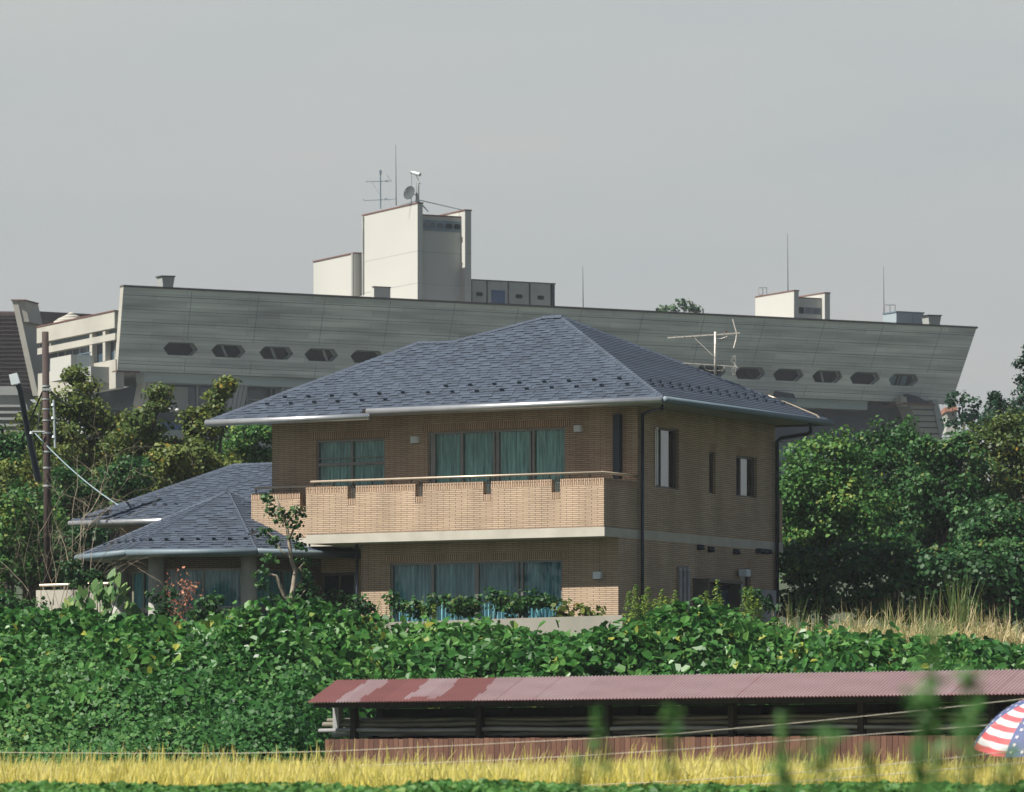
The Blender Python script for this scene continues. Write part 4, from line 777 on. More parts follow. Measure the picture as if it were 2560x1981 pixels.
m = MB(); m.bar(XP(914, 455, 6), XP(980, 453, 6), .022); m.bar(XP(967, 438, 6), XP(978, 453, 6), .022); m.bar(XP(930, 455, 6), XP(949, 486, 6), .015); m.bar(XP(910, 502, 6), XP(990, 498, 6), .022); m.bar(XP(908, 498, 6), XP(912, 503, 6), .03)
for x in range(918, 980, 9):
    for y in (454, 501): q = XP(x, y, 6); m.bar(q - Vector((0, .5, 0)), q + Vector((0, .5, 0)), .02)
for x, y in ((967, 453), (965, 498)): m.bar(XP(x - 3, y, 6), XP(x + 3, y, 6), .07)
m.build('boom', KB, ya)
def rod(label, x, y0, y1, d, r=.028):
    o = MB().tube([XP(x, y1, d), XP(x - .5, (y0 + y1) / 2, d), XP(x - 1, y0, d)], [r * 1.5, r, r * .5], 5).build('lightning_rod', WIRE); return tag(o, label, 'lightning rod', 'lightning rods on the roofs')
rod('tall thin lightning rod on the tower roof between the antenna and the dish', 990.5, 362, 514, 3); rod('lightning rod standing on the bare roof edge right of the panelled block', 1458, 665, 768, 10); rod('lightning rod on the white penthouse with two side walls', 1970, 585, 730, 25); rod('lightning rod beside the small grey box near the right end of the roof', 2210, 667, 800, 34)
# right penthouse
bp_ = 2.5; p0, p1 = C.a(1985, bp_), C.a(2075, bp_); pe = thing('rooftop_penthouse', 'small white penthouse with two raised side walls and three windows', 'building', C.p((p0 + p1) / 2, bp_, 38))
lp = bp_
while CX + F * C.p(p0, lp, 0).x / C.p(p0, lp, 0).y > 1889: lp += .1
zP = Cz(728, p0, bp_); m = MB(); m.box(C, p0, p0 + .45, bp_, lp, z0t, zP); m.build('side_wall', KW, pe); m = MB(); m.box(C, p1 - .5, p1, bp_, lp, z0t, zP - .05); m.build('side_wall', KW, pe)
m = MB(); m.box(C, p0 + .452, p1 - .502, bp_ + .5, lp - .5, z0t, zP - .5); m.build('front_wall', KW, pe)
m = MB(); m.box(C, p0 - .04, p0 + .49, bp_ - .05, lp, zP + .002, zP + .09); m.box(C, p1 - .54, p1 + .04, bp_ - .05, lp, zP - .048, zP + .04); m.box(C, p0 + .46, p1 - .51, bp_ + .45, bp_ + .8, zP - .498, zP - .42); m.build('coping', RUST, pe)
zc_ = Cz(774, p0, bp_)
for i in range(3): m = MB(); wdt = p1 - p0 - .96; a0 = p0 + .5 + wdt * i / 3; m.box(C, a0, a0 + wdt / 3 - .1, bp_ + .46, bp_ + .498, zc_ - .26, zc_ + .26); m.build('window', GLK if i else BLK, pe)
def ladder(label, x0, x1, ytop, ymid, ybot, bq):
    l = thing('roof_ladder', label, 'ladder', C.p(C.a(x0, bq), bq, 38)); m = MB(); q = lambda x, y, d=0: C.p(C.a(x, bq), bq + d, Cz(y, C.a(x, bq), bq))
    for x in (x0, (x0 + x1) / 2, x1): m.bar(q(x, ytop), q(x, ymid if x == x1 else ybot), .035)
    m.bar(q(x0, ytop), q(x1, ytop), .035)
    for k in range(8): y = ymid + (ybot - ymid) * k / 8; m.bar(q(x0, y), q((x0 + x1) / 2, y), .025)
    m.build('rails', KCM, l); return l
ladder('thin steel ladder with a hooped top on the left side of the white penthouse', 1897, 1917, 720, 738, 800, (bp_ + lp) / 2 - .2 + 3)
bx2 = thing('rooftop_box', 'small blue-grey box with pale side near the right end of the roof', 'building', C.p(C.a(2260, 2.4), 3, 38)); a0, a1 = C.a(2241, 2.2), C.a(2309, 2.2); l2 = 2.2
while CX + F * C.p(a0, l2, 0).x / C.p(a0, l2, 0).y > 2208: l2 += .1
zX = Cz(781, a0, 2.2); m = MB(); m.box(C, a0, a1, 2.2, l2, 36.5, zX); m.build('box_body', M('blue_grey_sheet', (.28, .33, .36), (.24, .29, .32), .5, rough=.5), bx2); m = MB(); m.box(C, a0 - .06, a1 + .06, 2.14, l2 + .05, zX + .002, zX + .1); m.box(C, a0 + 1.6, a0 + 1.66, 2.19, 2.199, 36.6, zX); m.build('box_trim', KB, bx2)
ladder('small steel railing on the grey box near the right end of the roof', 2212, 2238, 763, 783, 783, 4)

# ---- timber-red A-frame building at far left
Yl = 398; af = thing('red_brown_building', 'building with steep red-brown clad slope and pale concrete edge at the left edge', 'building', P(20, 1120, Yl))
m = MB(); m.prism([P(-160, 778, Yl), P(38, 779, Yl), P(84, 978, Yl), P(-160, 978, Yl)], (2, 9, 0)); m.build('clad_slope', REDR, af)
m = MB()
for i in range(19): y = 786 + i * 10.2; m.bar(P(-160, y, Yl - .1), P(38 + (y - 779) * .231, y, Yl - .1), .07)
m.build('cladding_rib', M('rib_dark_brown', (.035, .028, .028)), af)  # ribs in a darker brown than the clad slope
m = MB(); m.prism([P(30, 752, Yl - .4), P(44, 752, Yl - .4), P(96, 990, Yl - .4), P(82, 990, Yl - .4)], (.8, 3, 0)); m.prism([P(45, 752, Yl - .3), P(61, 752, Yl - .2), P(73, 805, Yl - .2), P(58, 805, Yl - .3)], (.8, 3, 0)); ee = m.build('concrete_edge', KCL, af)
m = MB(); m.prism([P(27, 749, Yl - .5), P(63, 749, Yl - .5), P(63, 752, Yl - .5), P(27, 752, Yl - .5)], (.8, 3, 0)); m.build('edge_cap', RUST, ee)
m = MB(); m.prism([P(66, 777, Yl + 6), P(236, 786, Yl + 14), P(230, 800, Yl + 14), P(66, 812, Yl + 6)], (2, 9, 0)); m.build('rear_roof', REDR, af)
m = MB(); m.prism([P(-160, 966, Yl - .6), P(52, 966, Yl - .6), P(58, 988, Yl - .6), P(-160, 988, Yl - .6)], (0, 6, 0)); m.build('eave_beam', KCM, af)
m = MB(); m.prism([P(-160, 989, Yl), P(60, 989, Yl), P(110, 1180, Yl), P(-160, 1180, Yl)], (0, 8, 0)); m.build('lower_wall', KCM, af)
m = MB()
for i in range(9): y = 1012 + i * 16; m.prism([P(-160, y, Yl - .8), P(60 + i * 5, y, Yl - .8), P(60 + i * 5, y + 6, Yl - .8), P(-160, y + 6, Yl - .8)], (0, .75, 0))
m.build('louvre', KCM, af)
m = MB(); m.prism([P(58, 1010, Yl - 1.2), P(66, 1010, Yl - 1.2), P(108, 1150, Yl - 1.2), P(98, 1150, Yl - 1.2)], (0, 3, 0)); m.build('slanted_pier', KCM, af)
# little red-topped kiosk by the right end
ks = thing('red_roofed_hut', 'tiny white hut with red-brown roof just right of the concrete building', 'hut', P(2380, 1050, 425)); m = MB(); m.prism([P(2366, 1030, 425), P(2392, 1030, 425), P(2392, 1080, 425), P(2366, 1080, 425)], (0, 4, 0)); m.build('hut_wall', KW, ks); m = MB(); m.prism([P(2362, 1019, 424.5), P(2394, 1017, 424.5), P(2394, 1028, 424.5), P(2364, 1030, 424.5)], (0, 5, 0)); m.build('hut_roof', M('hut_tile', (.42, .19, .13), rough=.8), ks)
# ------------------------------------------------------------------ trees and shrubs
T = tree
# left, behind the wing
T('broadleaf_tree', 'large olive-yellow tree with a rounded top right behind the utility pole', 150, 175, [(175, 1000, 60), (140, 1060, 60), (215, 1045, 62), (200, 965, 36), (250, 1120, 75), (160, 1150, 85), (235, 1215, 80), (120, 1230, 70), (185, 940, 20)], LY, .095, 1.25, .42, group=None)
T('broadleaf_tree', 'tall olive-yellow tree with a pointed leading shoot, nearest the left end of the house roof', 147, 490, [(545, 985, 16), (532, 1030, 26), (515, 1080, 46), (470, 1130, 62), (430, 1200, 70), (500, 1190, 60), (480, 1052, 28), (565, 962, 10)], LY, .095, 1.25, .36)
T('broadleaf_tree', 'olive and orange tinged tree between two taller olive trees behind the wing roof', 144, 350, [(395, 985, 20), (385, 1022, 34), (350, 1075, 56), (400, 1105, 58), (300, 1140, 62), (365, 1180, 75), (300, 1215, 60), (440, 1150, 50)], LO, .095, 1.25, .38)
T('broadleaf_tree', 'fresh green tree in the gap between the olive trees and the brick wall', 153, 620, [(600, 1100, 52), (650, 1115, 55), (560, 1140, 50), (625, 1160, 60), (640, 1070, 34)], LB, .095, 1, .4)
T('broadleaf_tree', 'dark green tree at the left edge, left of the utility pole', 140, 20, [(10, 1150, 70), (60, 1190, 60), (-30, 1230, 80), (50, 1120, 40), (-40, 1090, 50), (95, 1260, 60)], LG, .095, 1, .42)
T('broadleaf_tree', 'low green tree at the left edge below the darker one', 131, 40, [(30, 1290, 70), (90, 1330, 60), (0, 1360, 70), (60, 1400, 70), (-40, 1420, 90), (120, 1290, 45)], LB, .095, .9, .42)
T('broadleaf_tree', 'shadowy tree behind the bare twigs beside the wing', 133, 215, [(170, 1380, 65), (230, 1350, 60), (140, 1330, 45), (250, 1420, 60), (110, 1430, 60), (200, 1440, 60), (250, 1310, 45)], LD, .095, .9, .42)
T('garden_shrub', 'dark evergreen shrub at the left edge above the vines', 116, 50, [(20, 1525, 50), (80, 1530, 45), (-20, 1500, 40), (50, 1560, 60)], LG, .09, .9, .25, trunk_r=.05, cat='shrub')
T('broadleaf_tree', 'dense green tree filling the gap between the utility pole and the wing roof', 136, 230, [(160, 1210, 60), (220, 1250, 60), (290, 1220, 65), (130, 1280, 55), (190, 1300, 60), (340, 1190, 60), (70, 1240, 50)], LG, .095, 1, .42)
T('broadleaf_tree', 'green tree low behind the ridge of the wing roof', 139, 470, [(420, 1170, 60), (480, 1140, 55), (530, 1170, 60), (380, 1210, 50), (560, 1190, 50)], LY, .095, 1, .42)
T('broadleaf_tree', 'olive tree directly behind the utility pole', 148, 110, [(95, 1060, 45), (120, 1110, 60), (80, 1150, 60), (150, 1090, 50), (60, 1100, 45), (110, 1180, 60)], LY, .095, 1.2, .42)
T('broadleaf_tree', 'olive green tree between the rounded olive tree and the orange tinged one', 150, 300, [(290, 1060, 42), (310, 1100, 55), (270, 1150, 60), (330, 1140, 50), (290, 1190, 55)], LY, .095, 1.2, .42)
T('broadleaf_tree', 'leafy olive-green tree filling the space behind the bare twigs at far left', 137, 120, [(60, 1180, 60), (130, 1160, 55), (100, 1260, 65), (40, 1300, 60), (150, 1330, 60), (90, 1380, 65), (180, 1240, 50), (20, 1230, 55)], LY, .095, 1.2, .42)
# right of the house
T('broadleaf_tree', 'bright green rounded tree touching the right-hand wall of the brick house', 136, 2050, [(2060, 1150, 85), (2010, 1210, 85), (2110, 1180, 90), (2060, 1270, 110), (2000, 1330, 80), (2130, 1290, 100), (1975, 1400, 60), (2060, 1380, 90), (2085, 1105, 45)], LB, .095, 1, .46)
T('broadleaf_tree', 'dark green bushy tree second from the house on the right', 142, 2240, [(2230, 1080, 52), (2180, 1120, 60), (2260, 1130, 75), (2210, 1190, 90), (2280, 1230, 90), (2200, 1290, 100), (2260, 1340, 90)], LG, .095, 1, .46)
T('broadleaf_tree', 'broad mid-green tree with drooping mounds, right of the dark bushy tree', 138, 2360, [(2360, 1110, 58), (2330, 1160, 70), (2400, 1160, 80), (2370, 1240, 95), (2320, 1300, 90), (2420, 1280, 90), (2360, 1380, 100), (2290, 1400, 80)], LG, .095, 1.05, .44)
T('broadleaf_tree', 'yellowish tree with orange tinges at the right edge', 146, 2500, [(2490, 1100, 60), (2450, 1150, 60), (2530, 1090, 70), (2560, 1160, 90), (2480, 1200, 80), (2600, 1120, 90), (2540, 1240, 90)], LO, .095, 1, .44)
T('broadleaf_tree', 'green and yellow-flecked tree low at the right edge', 134, 2500, [(2470, 1320, 90), (2540, 1300, 90), (2500, 1400, 100), (2590, 1380, 100), (2440, 1420, 80), (2420, 1350, 70)], LY if False else LG, .095, 1, .44)
T('shrub', 'dark undergrowth shrub under the bright green tree beside the house corner', 128, 2060, [(1990, 1420, 60), (2050, 1440, 70), (2120, 1430, 70), (2010, 1490, 60), (2080, 1500, 60), (1970, 1510, 45)], LG, .12, .9, .4, trunk_r=.08, cat='shrub')
T('shrub', 'dark undergrowth shrub behind the dry grass, middle of the right side', 128, 2240, [(2180, 1430, 70), (2250, 1440, 70), (2310, 1430, 70), (2200, 1500, 60), (2270, 1510, 60), (2150, 1510, 50), (2160, 1390, 60), (2230, 1380, 60)], LG, .12, .9, .4, trunk_r=.08, cat='shrub')
T('shrub', 'dark undergrowth shrub behind the dry grass at the right edge', 128, 2450, [(2380, 1445, 75), (2450, 1450, 75), (2530, 1450, 80), (2590, 1470, 70), (2340, 1510, 60), (2420, 1520, 60), (2500, 1520, 60), (2570, 1530, 60)], LD, .12, .9, .4, trunk_r=.08, cat='shrub')
def conifer(label, Y, px, ytop, ybot, wpx, lf=.2):
    bl = []; n = 9
    for i in range(n): t = i / (n - 1); y = ytop + (ybot - ytop) * t; bl.append((px + random.uniform(-.06, .06) * wpx, y + 8, wpx * (.06 + .5 * t ** .8), 0))
    return T('conifer', label, Y, px, bl, LC, .12, 1.2, .36, trunk_r=.2, limbs=False, flat=.75, k=4)
conifer('small dark pointed conifer behind the yellowish tree right of the concrete building', 205, 2486, 978, 1070, 62)
conifer('tall dark conifer cut by the right edge of the picture', 190, 2568, 870, 1110, 120)
T('pine_tree', 'feathery blue-green pine just right of the leaning end of the concrete building', 230, 2412, [(2405, 990, 26), (2380, 1012, 24), (2430, 1010, 28), (2412, 1035, 34), (2392, 1055, 34), (2436, 1050, 32)], LC, .2, .55, .45, flat=.4, k=4)
T('broadleaf_tree', 'distant tree crown filling the gap between the two conifers', 240, 2520, [(2450, 1070, 28), (2510, 1065, 26), (2540, 1050, 26), (2480, 1085, 30)], LD, .24, .8, .6)
T('broadleaf_tree', 'tiny tree crown peeping over the long concrete roof', 470, 1705, [(1662, 772, 9), (1684, 773, 9), (1710, 763, 13), (1725, 770, 10), (1740, 774, 7)], LD, .35, .5, .6, limbs=False, zoff=0)
# far wood masking the foot of the hill
bl = []
for i in range(46): x = -80 + i * 60; bl.append((x, 1290 + random.uniform(-25, 25) + (30 if 650 < x < 1950 else 0), 95, random.uniform(-6, 6)))
c, n, s, r = crown_cloud([(P(x, y, 215 + d), rr * 215 / F) for x, y, rr, d in bl], .3, .55, .9); v, kk = leaves(c, n, s, 4)
o = np_mesh('far_wood', v, kk, r, LD); tag(o, 'dark wooded slope seen between the trees and the concrete building', 'woodland', None, 'stuff')

# bare twigs at the left
def twigs(label, Y, base, top, spread, n, mat, name='bare_shrub', leafm_=None, leafn=0, ls=.06, rad=.03, bs=1.0):
    b = P(base[0], base[1], Y); b.z = float(gz(Y)); t = P(top[0], top[1], Y); root = thing(name, label, 'shrub', b); mb = MB(); tips = []
    def grow(p, d, L, r, lev):
        pts = [p]; q = p.copy(); dd = d.copy()
        for i in range(5):
            dd = (dd + Vector(unit(1)[0]) * .22 + Vector((0, 0, -.05 if lev > 1 else .03))).normalized(); q = q + dd * L / 5; pts.append(q.copy())
            if lev < 3 and i > 0 and random.random() < .85: nd = (dd + Vector(unit(1)[0]) * .8).normalized(); grow(q, nd, L * random.uniform(.4, .65) * bs, r * .5, lev + 1)
        mb.tube(pts, [r * (1 - .15 * k) for k in range(6)], 4, cap=False); tips.append(q)
    for i in range(n): d = (t - b).normalized() + Vector((random.uniform(-1, 1) * spread, random.uniform(-1, 1) * spread, 0)); grow(b.copy(), d.normalized(), (t - b).length, rad, 0)
    mb.build('stem', mat, root, True)
    if leafn:
        c = np.array([tuple(tips[random.randrange(len(tips))]) for _ in range(leafn)]) + rng.normal(size=(leafn, 3)) * .10; v, kk = leaves(c, unit(leafn) * .8 + [0, -.2, .5], ls * rng.uniform(.6, 1.3, leafn)); np_mesh('foliage', v, kk, rng.random(leafn), leafm_, root)
    return root
DTW = M('dry_twig', (.30, .25, .18), (.20, .165, .12), 6)
twigs('bare dry branching shrub left of the wing roof, nearest the roof', 120, (175, 1480), (160, 1275), .30, 3, DTW, rad=.022); twigs('bare dry twigs arching at the left, farther from the wing roof', 120.5, (120, 1500), (75, 1330), .4, 4, DTW, rad=.016)
twigs('small shrub with rusty red leaves in front of the bay window', 117.5, (447, 1560), (450, 1470), .12, 4, DTW, 'red_leaf_shrub', LR, 330, .06, .010, .42)
# garden tree with a crooked pale trunk in front of the balcony's left end
def gtree():
    Y = 117; root = thing('garden_tree', 'small garden tree with crooked pale branches in front of the balcony left end', 'tree', P(729, 1560, Y)); A = lambda x, y, d=0: P(x, y, Y + d); mb = MB()
    br = [([(731, 1580), (728, 1500), (733, 1470), (738, 1430), (728, 1400), (722, 1350), (716, 1310), (700, 1270), (690, 1240)], .075, .02), ([(728, 1505), (710, 1490), (700, 1465), (690, 1440), (672, 1436)], .06, .03), ([(733, 1475), (752, 1455), (758, 1435), (750, 1420)], .04, .012), ([(722, 1350), (740, 1310), (745, 1290)], .03, .01), ([(716, 1310), (735, 1285), (742, 1260)], .025, .01), ([(726, 1395), (700, 1375), (690, 1350), (668, 1330)], .025, .008), ([(700, 1270), (668, 1255), (655, 1240)], .018, .008), ([(738, 1430), (768, 1400)], .02, .006), ([(728, 1500), (752, 1490), (768, 1470)], .03, .01)]
    for pts, r0, r1 in br: mb.tube([A(x, y, random.uniform(-.15, .15)) for x, y in pts], np.linspace(r0, r1, len(pts)), 7)
    mb.build('trunk', BARKP, root, True)
    bl = [(A(x, y, random.uniform(-.4, .4)), r * Y / F) for x, y, r in ((672, 1245, 16), (685, 1275, 20), (712, 1285, 20), (738, 1280, 20), (700, 1310, 16), (745, 1310, 16), (668, 1330, 14), (690, 1352, 10), (740, 1345, 14), (752, 1365, 12), (668, 1400, 18), (652, 1432, 18), (660, 1462, 16), (760, 1400, 14), (765, 1440, 20), (770, 1470, 20), (745, 1490, 16), (690, 1500, 16))]
    c, n, s, r = crown_cloud(bl, .085, .55, .17); v, kk = leaves(c, n, s); np_mesh('crown', v, kk, r, LG, root)
gtree()
# big soft-leaved plant
def bigleaf():
    Y = 114.5; root = thing('large_leaved_plant', 'light green plant with large drooping leaves beside the terrace wall', 'plant', P(250, 1560, Y)); mb = MB(); C_, N_, S_ = [], [], []
    for x, y in ((290, 1440), (285, 1475), (240, 1465), (205, 1480), (262, 1500), (220, 1510), (180, 1500), (305, 1505), (320, 1530), (190, 1535), (240, 1540), (275, 1535), (165, 1525), (250, 1480), (300, 1470), (335, 1520), (210, 1550), (270, 1560)):
        b = P(250 + (x - 250) * .3, 1580, Y); t = P(x, y, Y + random.uniform(-.3, .3)); mb.tube([b, b.lerp(t, .6) + Vector((0, 0, .05)), t], [.016, .012, .006], 5)
        for k in range(7): C_.append(tuple(t + Vector((random.uniform(-.13, .13), random.uniform(-.15, .15), random.uniform(-.16, .06))))); N_.append((random.uniform(-.7, .5), -.8, random.uniform(.1, .8))); S_.append(random.uniform(.18, .30))
    n = np.array(N_); n /= np.linalg.norm(n, axis=1)[:, None]; v = []
    for c, nn, s in zip(C_, n, S_):                     # pointed leaves hanging down
        nn = Vector(nn); dn = Vector((random.uniform(-.5, .5), 0, -1)); dn = (dn - nn * dn.dot(nn)).normalized(); sd = nn.cross(dn); c = Vector(c)
        for (a, b) in ((-.5, 0), (-.25, .22), (.1, .25), (.5, 0), (.1, -.25), (-.25, -.22)): v.append(tuple(c + dn * a * s * 1.3 + sd * b * s + nn * (-.1 * abs(b)) * s))
    np_mesh('foliage', np.array(v), 6, rng.random(len(C_)), LBIG, root); mb.build('stem', M('plant_stem', (.12, .16, .05)), root, True)
bigleaf()
# clipped shrubs in front of the ground-floor window (same look: shared label)
def shrub(px, py, w_, h_, Y, label, mat=LG, group=None, dens=.6, lf=.085, n=5):
    bl = []; 
    for i in range(n): bl.append((px + random.uniform(-.5, .5) * w_, py + random.uniform(-.4, .5) * h_, min(w_, h_) * random.uniform(.3, .5)))
    return T('garden_shrub', label, Y, px, bl, mat, lf, dens, .2, trunk_r=.03, cat='shrub', group=group, k=5)
SL = 'small loose green shrub in the row between the vines and the ground-floor sliding window'
for x, y, w2, h2 in ((1010, 1510, 60, 40), (1075, 1515, 60, 45), (1145, 1505, 60, 50), (1215, 1505, 70, 50), (1285, 1500, 60, 55), (1350, 1505, 60, 55)): shrub(x, y, w2, h2, 115.9, SL, group='shrubs along the ground-floor window')
shrub(1425, 1515, 50, 70, 115.7, 'thin shrub with long leaves against the sunlit strip of brick, left one', LY, dens=.25, lf=.12, n=4); shrub(1478, 1515, 50, 75, 115.7, 'thin shrub with long leaves against the sunlit strip of brick, right one', LY, dens=.25, lf=.12, n=4)
shrub(515, 1520, 90, 60, 115.8, 'dark shrub under the right part of the bay window', LG); shrub(590, 1535, 70, 50, 115.6, 'dark shrub at the foot of the right-hand round column', LG); shrub(405, 1500, 60, 80, 116.2, 'thin dark shrub beside the lit round column', LD, dens=.35)
shrub(820, 1490, 110, 90, 117.5, 'dark shrub in the shaded corner below the balcony left end', LD); shrub(905, 1515, 50, 50, 116.5, 'small shrub at the foot of the ground-floor downpipe', LG, dens=.4)
shrub(210, 1440, 70, 50, 118.5, 'dark evergreen shrub in front of the terrace rail', LD)
shrub(215, 1448, 60, 36, 119.5, 'dark foliage clump under the wing eave', LD); shrub(1905, 1500, 70, 40, 117.0, 'dark low shrub at the right corner of the house', LD)
# goldenrods (shared label) along the right part of the bank
def goldenrod(name, label, x, ytop, ybot, Y, mat, group=None, lf=.07, cat='wild plant', wpl=1.0, n=150):
    b = P(x, ybot, Y); t = P(x + random.uniform(-6, 6), ytop, Y); root = thing(name, label, cat, b, group); mb = MB(); L = (t - b).length; mb.tube([b, b.lerp(t, .5) + Vector((random.uniform(-.04, .04), 0, 0)), t], [.010, .008, .003], 5); mb.build('stem', M0STEM, root)
    C_, N_, S_ = [], [], []
    for i in range(n):
        f = random.random() ** .8; wd = .11 * wpl * (1.05 - f) ** .7 + .02; a = random.uniform(0, 6.28); rr = random.uniform(.2, 1) * wd; p = b.lerp(t, f) + Vector((math.cos(a) * rr, math.sin(a) * rr, -rr * .35 + .02)); C_.append(tuple(p)); N_.append((math.cos(a) * .3 + random.gauss(0, .4), math.sin(a) * .3 + random.gauss(0, .4), .8)); S_.append(lf * random.uniform(.6, 1.2) * (1.15 - .6 * f))
    nn = np.array(N_); nn /= np.linalg.norm(nn, axis=1)[:, None]; v, kk = leaves(np.array(C_), nn, np.array(S_), 4, .28); np_mesh('foliage', v, kk, np.clip(rng.normal(.55, .25, n), 0, 1), mat, root); return root
M0STEM = M('green_stem', (.10, .16, .05), (.07, .11, .04))
GL = 'tall goldenrod with feathery yellow-green tip standing before the lower right wall of the brick house'
for x, y in ((1592, 1462), (1575, 1480), (1622, 1468), (1650, 1475), (1690, 1478), (1608, 1490), (1665, 1492), (1750, 1490), (1768, 1478), (1788, 1450), (1800, 1495), (1868, 1470), (1884, 1468), (1775, 1502), (1640, 1500), (1900, 1500)):
    goldenrod('goldenrod', GL, x, y, 1590, 112.5 + random.uniform(-.6, .6), LGR, 'goldenrods before the right wall', .11, wpl=2.1, n=330)
G2 = 'short goldenrod spike poking out of the vines below the ground-floor sliding window'
for x, y in ((1062, 1492), (1088, 1508), (945, 1498), (968, 1500)): goldenrod('goldenrod', G2, x, y, 1580, 114, LGR, 'goldenrod spikes below the sliding window', .07, n=110)
G4 = 'thin green weed stalk growing up through the vines left of the shed roof'
for i in range(18): x = random.uniform(20, 1250); y = random.uniform(1545, 1640); goldenrod('weed_stalk', G4, x, y, y + 130, 106 + random.uniform(-2, 2), LGR, 'weed stalks among the vines', .09, wpl=1.3, n=90)
G3 = 'goldenrod stalk growing up through the vines below the house corner'
for x, y in ((1590, 1560), (1640, 1600), (1700, 1570), (1760, 1590), (1810, 1560), (1850, 1610), (1545, 1600), (1620, 1640)): goldenrod('goldenrod', G3, x, y, 1700, 108 + random.uniform(-1, 1), LGR, 'goldenrods among the vines', .10, wpl=1.9, n=240)

# ------------------------------------------------------------------ the bank: vines and undergrowth
def bank(x, y):                                        # leaf surface height
    lf = np.clip((-2.6 - x) / 1.2, 0, 1); y0 = 89.5 - 9.5 * lf; t = np.clip((y - y0) / (103.5 - y0), 0, 1); z0 = 1.25 - .15 * lf
    base = z0 + (4.2 - z0) * (t * t * (3 - 2 * t)) ** .75 + .45 * lf * np.sin(np.pi * np.clip(t * 1.2, 0, 1))
    base = base + np.clip((y - 103.5) / 10, 0, 1) * .12 + .22 * np.clip((-8 - x) / 2, 0, 1) * (t > .5)
    right = np.clip((x - 3.6) / 2.2, 0, 1); base = base - .12 * right * (y > 100); am = 1 - .5 * np.clip((y - 101) / 5, 0, 1)
    m2 = wav(x, y, 2.4, 22); q = x / np.maximum(y, 1) * 110; base = base - (y > 98) * (.42 * np.exp(-((q + 7.1) / .9) ** 4) + .20 * np.exp(-((q - 1.2) / 1.2) ** 4) + .22 * np.clip((x - 6) / 1.5, 0, 1) - .22 * np.exp(-((q - 4.3) / 1.5) ** 4))
    return base + .38 * am * wav(x, y, 1.05, 21) + .62 * am * m2 * (.35 + .65 * t) + .16 * wav(x, y, 5.5, 23)
ys = np.linspace(79.5, 114, 90); xs = np.linspace(-16, 16, 100); mb = MB(); V = []
for y in ys: V += [(x, y, z - .62) for x, z in zip(xs, bank(xs, np.full_like(xs, y)))]
mb.raw(V, [(j * 100 + i, j * 100 + i + 1, (j + 1) * 100 + i + 1, (j + 1) * 100 + i) for j in range(89) for i in range(99)]); bk = mb.build('bank', M('bank_soil', (.022, .034, .018), (.012, .02, .012), 2, rough=1, bump=.8), None, True); struct(bk)
def cover(n, x0, x1, y0, y1, size, k, mat, name, label, lift=.0, spread=.14, tilt=.75, mask=None, rb=.5):
    x = rng.uniform(x0, x1, n); y = rng.uniform(y0, y1, n)
    if mask is not None: m_ = mask(x, y); x, y = x[m_], y[m_]; n = len(x)
    z = bank(x, y); e_ = .05; gx = (bank(x + e_, y) - bank(x - e_, y)) / (2 * e_); gy = (bank(x, y + e_) - bank(x, y - e_)) / (2 * e_)
    nn = np.stack([-gx, -gy, np.ones(n)], 1); nn /= np.linalg.norm(nn, axis=1)[:, None]; nn[:, 1] -= .35
    c = np.stack([x, y, z], 1) + nn * (rng.uniform(-1, 1, n)[:, None] * spread + lift)
    nn = nn + rng.normal(size=(n, 3)) * tilt * .62; nn /= np.linalg.norm(nn, axis=1)[:, None]
    rv = np.clip(rng.normal(rb, .19, n) + .16 * wav(x, y, 1.6, 31) + .34 * wav(x, y, .55, 33), 0, 1); sz = size * rng.uniform(.5, 1.3, n)
    if k == 7: v, kk, rv = folded(c, nn, sz), 4, np.repeat(rv, 2)
    else: v, kk = leaves(c, nn, sz, k, .6)
    o = np_mesh(name, v, kk, rv, mat); return tag(o, label, 'vines' if 'vine' in name else 'undergrowth', None, 'stuff')
cover(88000, -15, 15, 84.0, 113.5, .185, 7, LK, 'vines', 'mass of large-leaved green vines covering the bank below the house', spread=.30, tilt=.95, mask=lambda x, y: ((x + 3.0 > 0) | (y > 87.5 + 5 * wav(x, y, .9, 77))) & (rng.random(len(x)) < np.where(y > 106, .5, 1)) & ((wav(x, y, 2.9, 61) > -.30) | (rng.random(len(x)) < .25)))
cover(75000, -13, -2.4, 80.2, 93, .085, 5, LU, 'undergrowth', 'small-leaved green undergrowth at the foot of the bank left of the shed', spread=.28, lift=.04, tilt=1.0, mask=lambda x, y: ((x < -.112 * y * .3 - .2) | (y > 84.5)) & ((wav(x, y, 2.6, 62) > -.34) | (rng.random(len(x)) < .3)))
cover(12000, -15, 15, 88, 104, .10, 5, LU, 'undergrowth', 'fine leaves mixed among the large vine leaves', spread=.3, lift=.0, tilt=1.0)
C_, N_, S_, R_ = [], [], [], []
for i in range(190):
    x = random.uniform(-14, 14); y = random.uniform(89.5, 104.5) if i % 4 else random.uniform(104, 108)
    if x < -3 and y < 91: y += 3
    if (x > 5 and y > 101) or (y > 99 and (-8.4 < x / y * 110 < -5.9 or -.2 < x / y * 110 < 2.6)): continue
    rr = random.uniform(.35, .85) * (1 if y < 103 else .6); z = float(bank(np.array([x]), np.array([y]))[0]); c, n, sz, rv = crown_cloud([((x, y, z + rr * random.uniform(-.25, .15)), (rr * random.uniform(1, 1.6), rr, rr * .75))], .165, .62, .30)
    C_.append(c); N_.append(n); S_.append(sz); R_.append(np.clip(rv + random.gauss(0, .12), 0, 1))
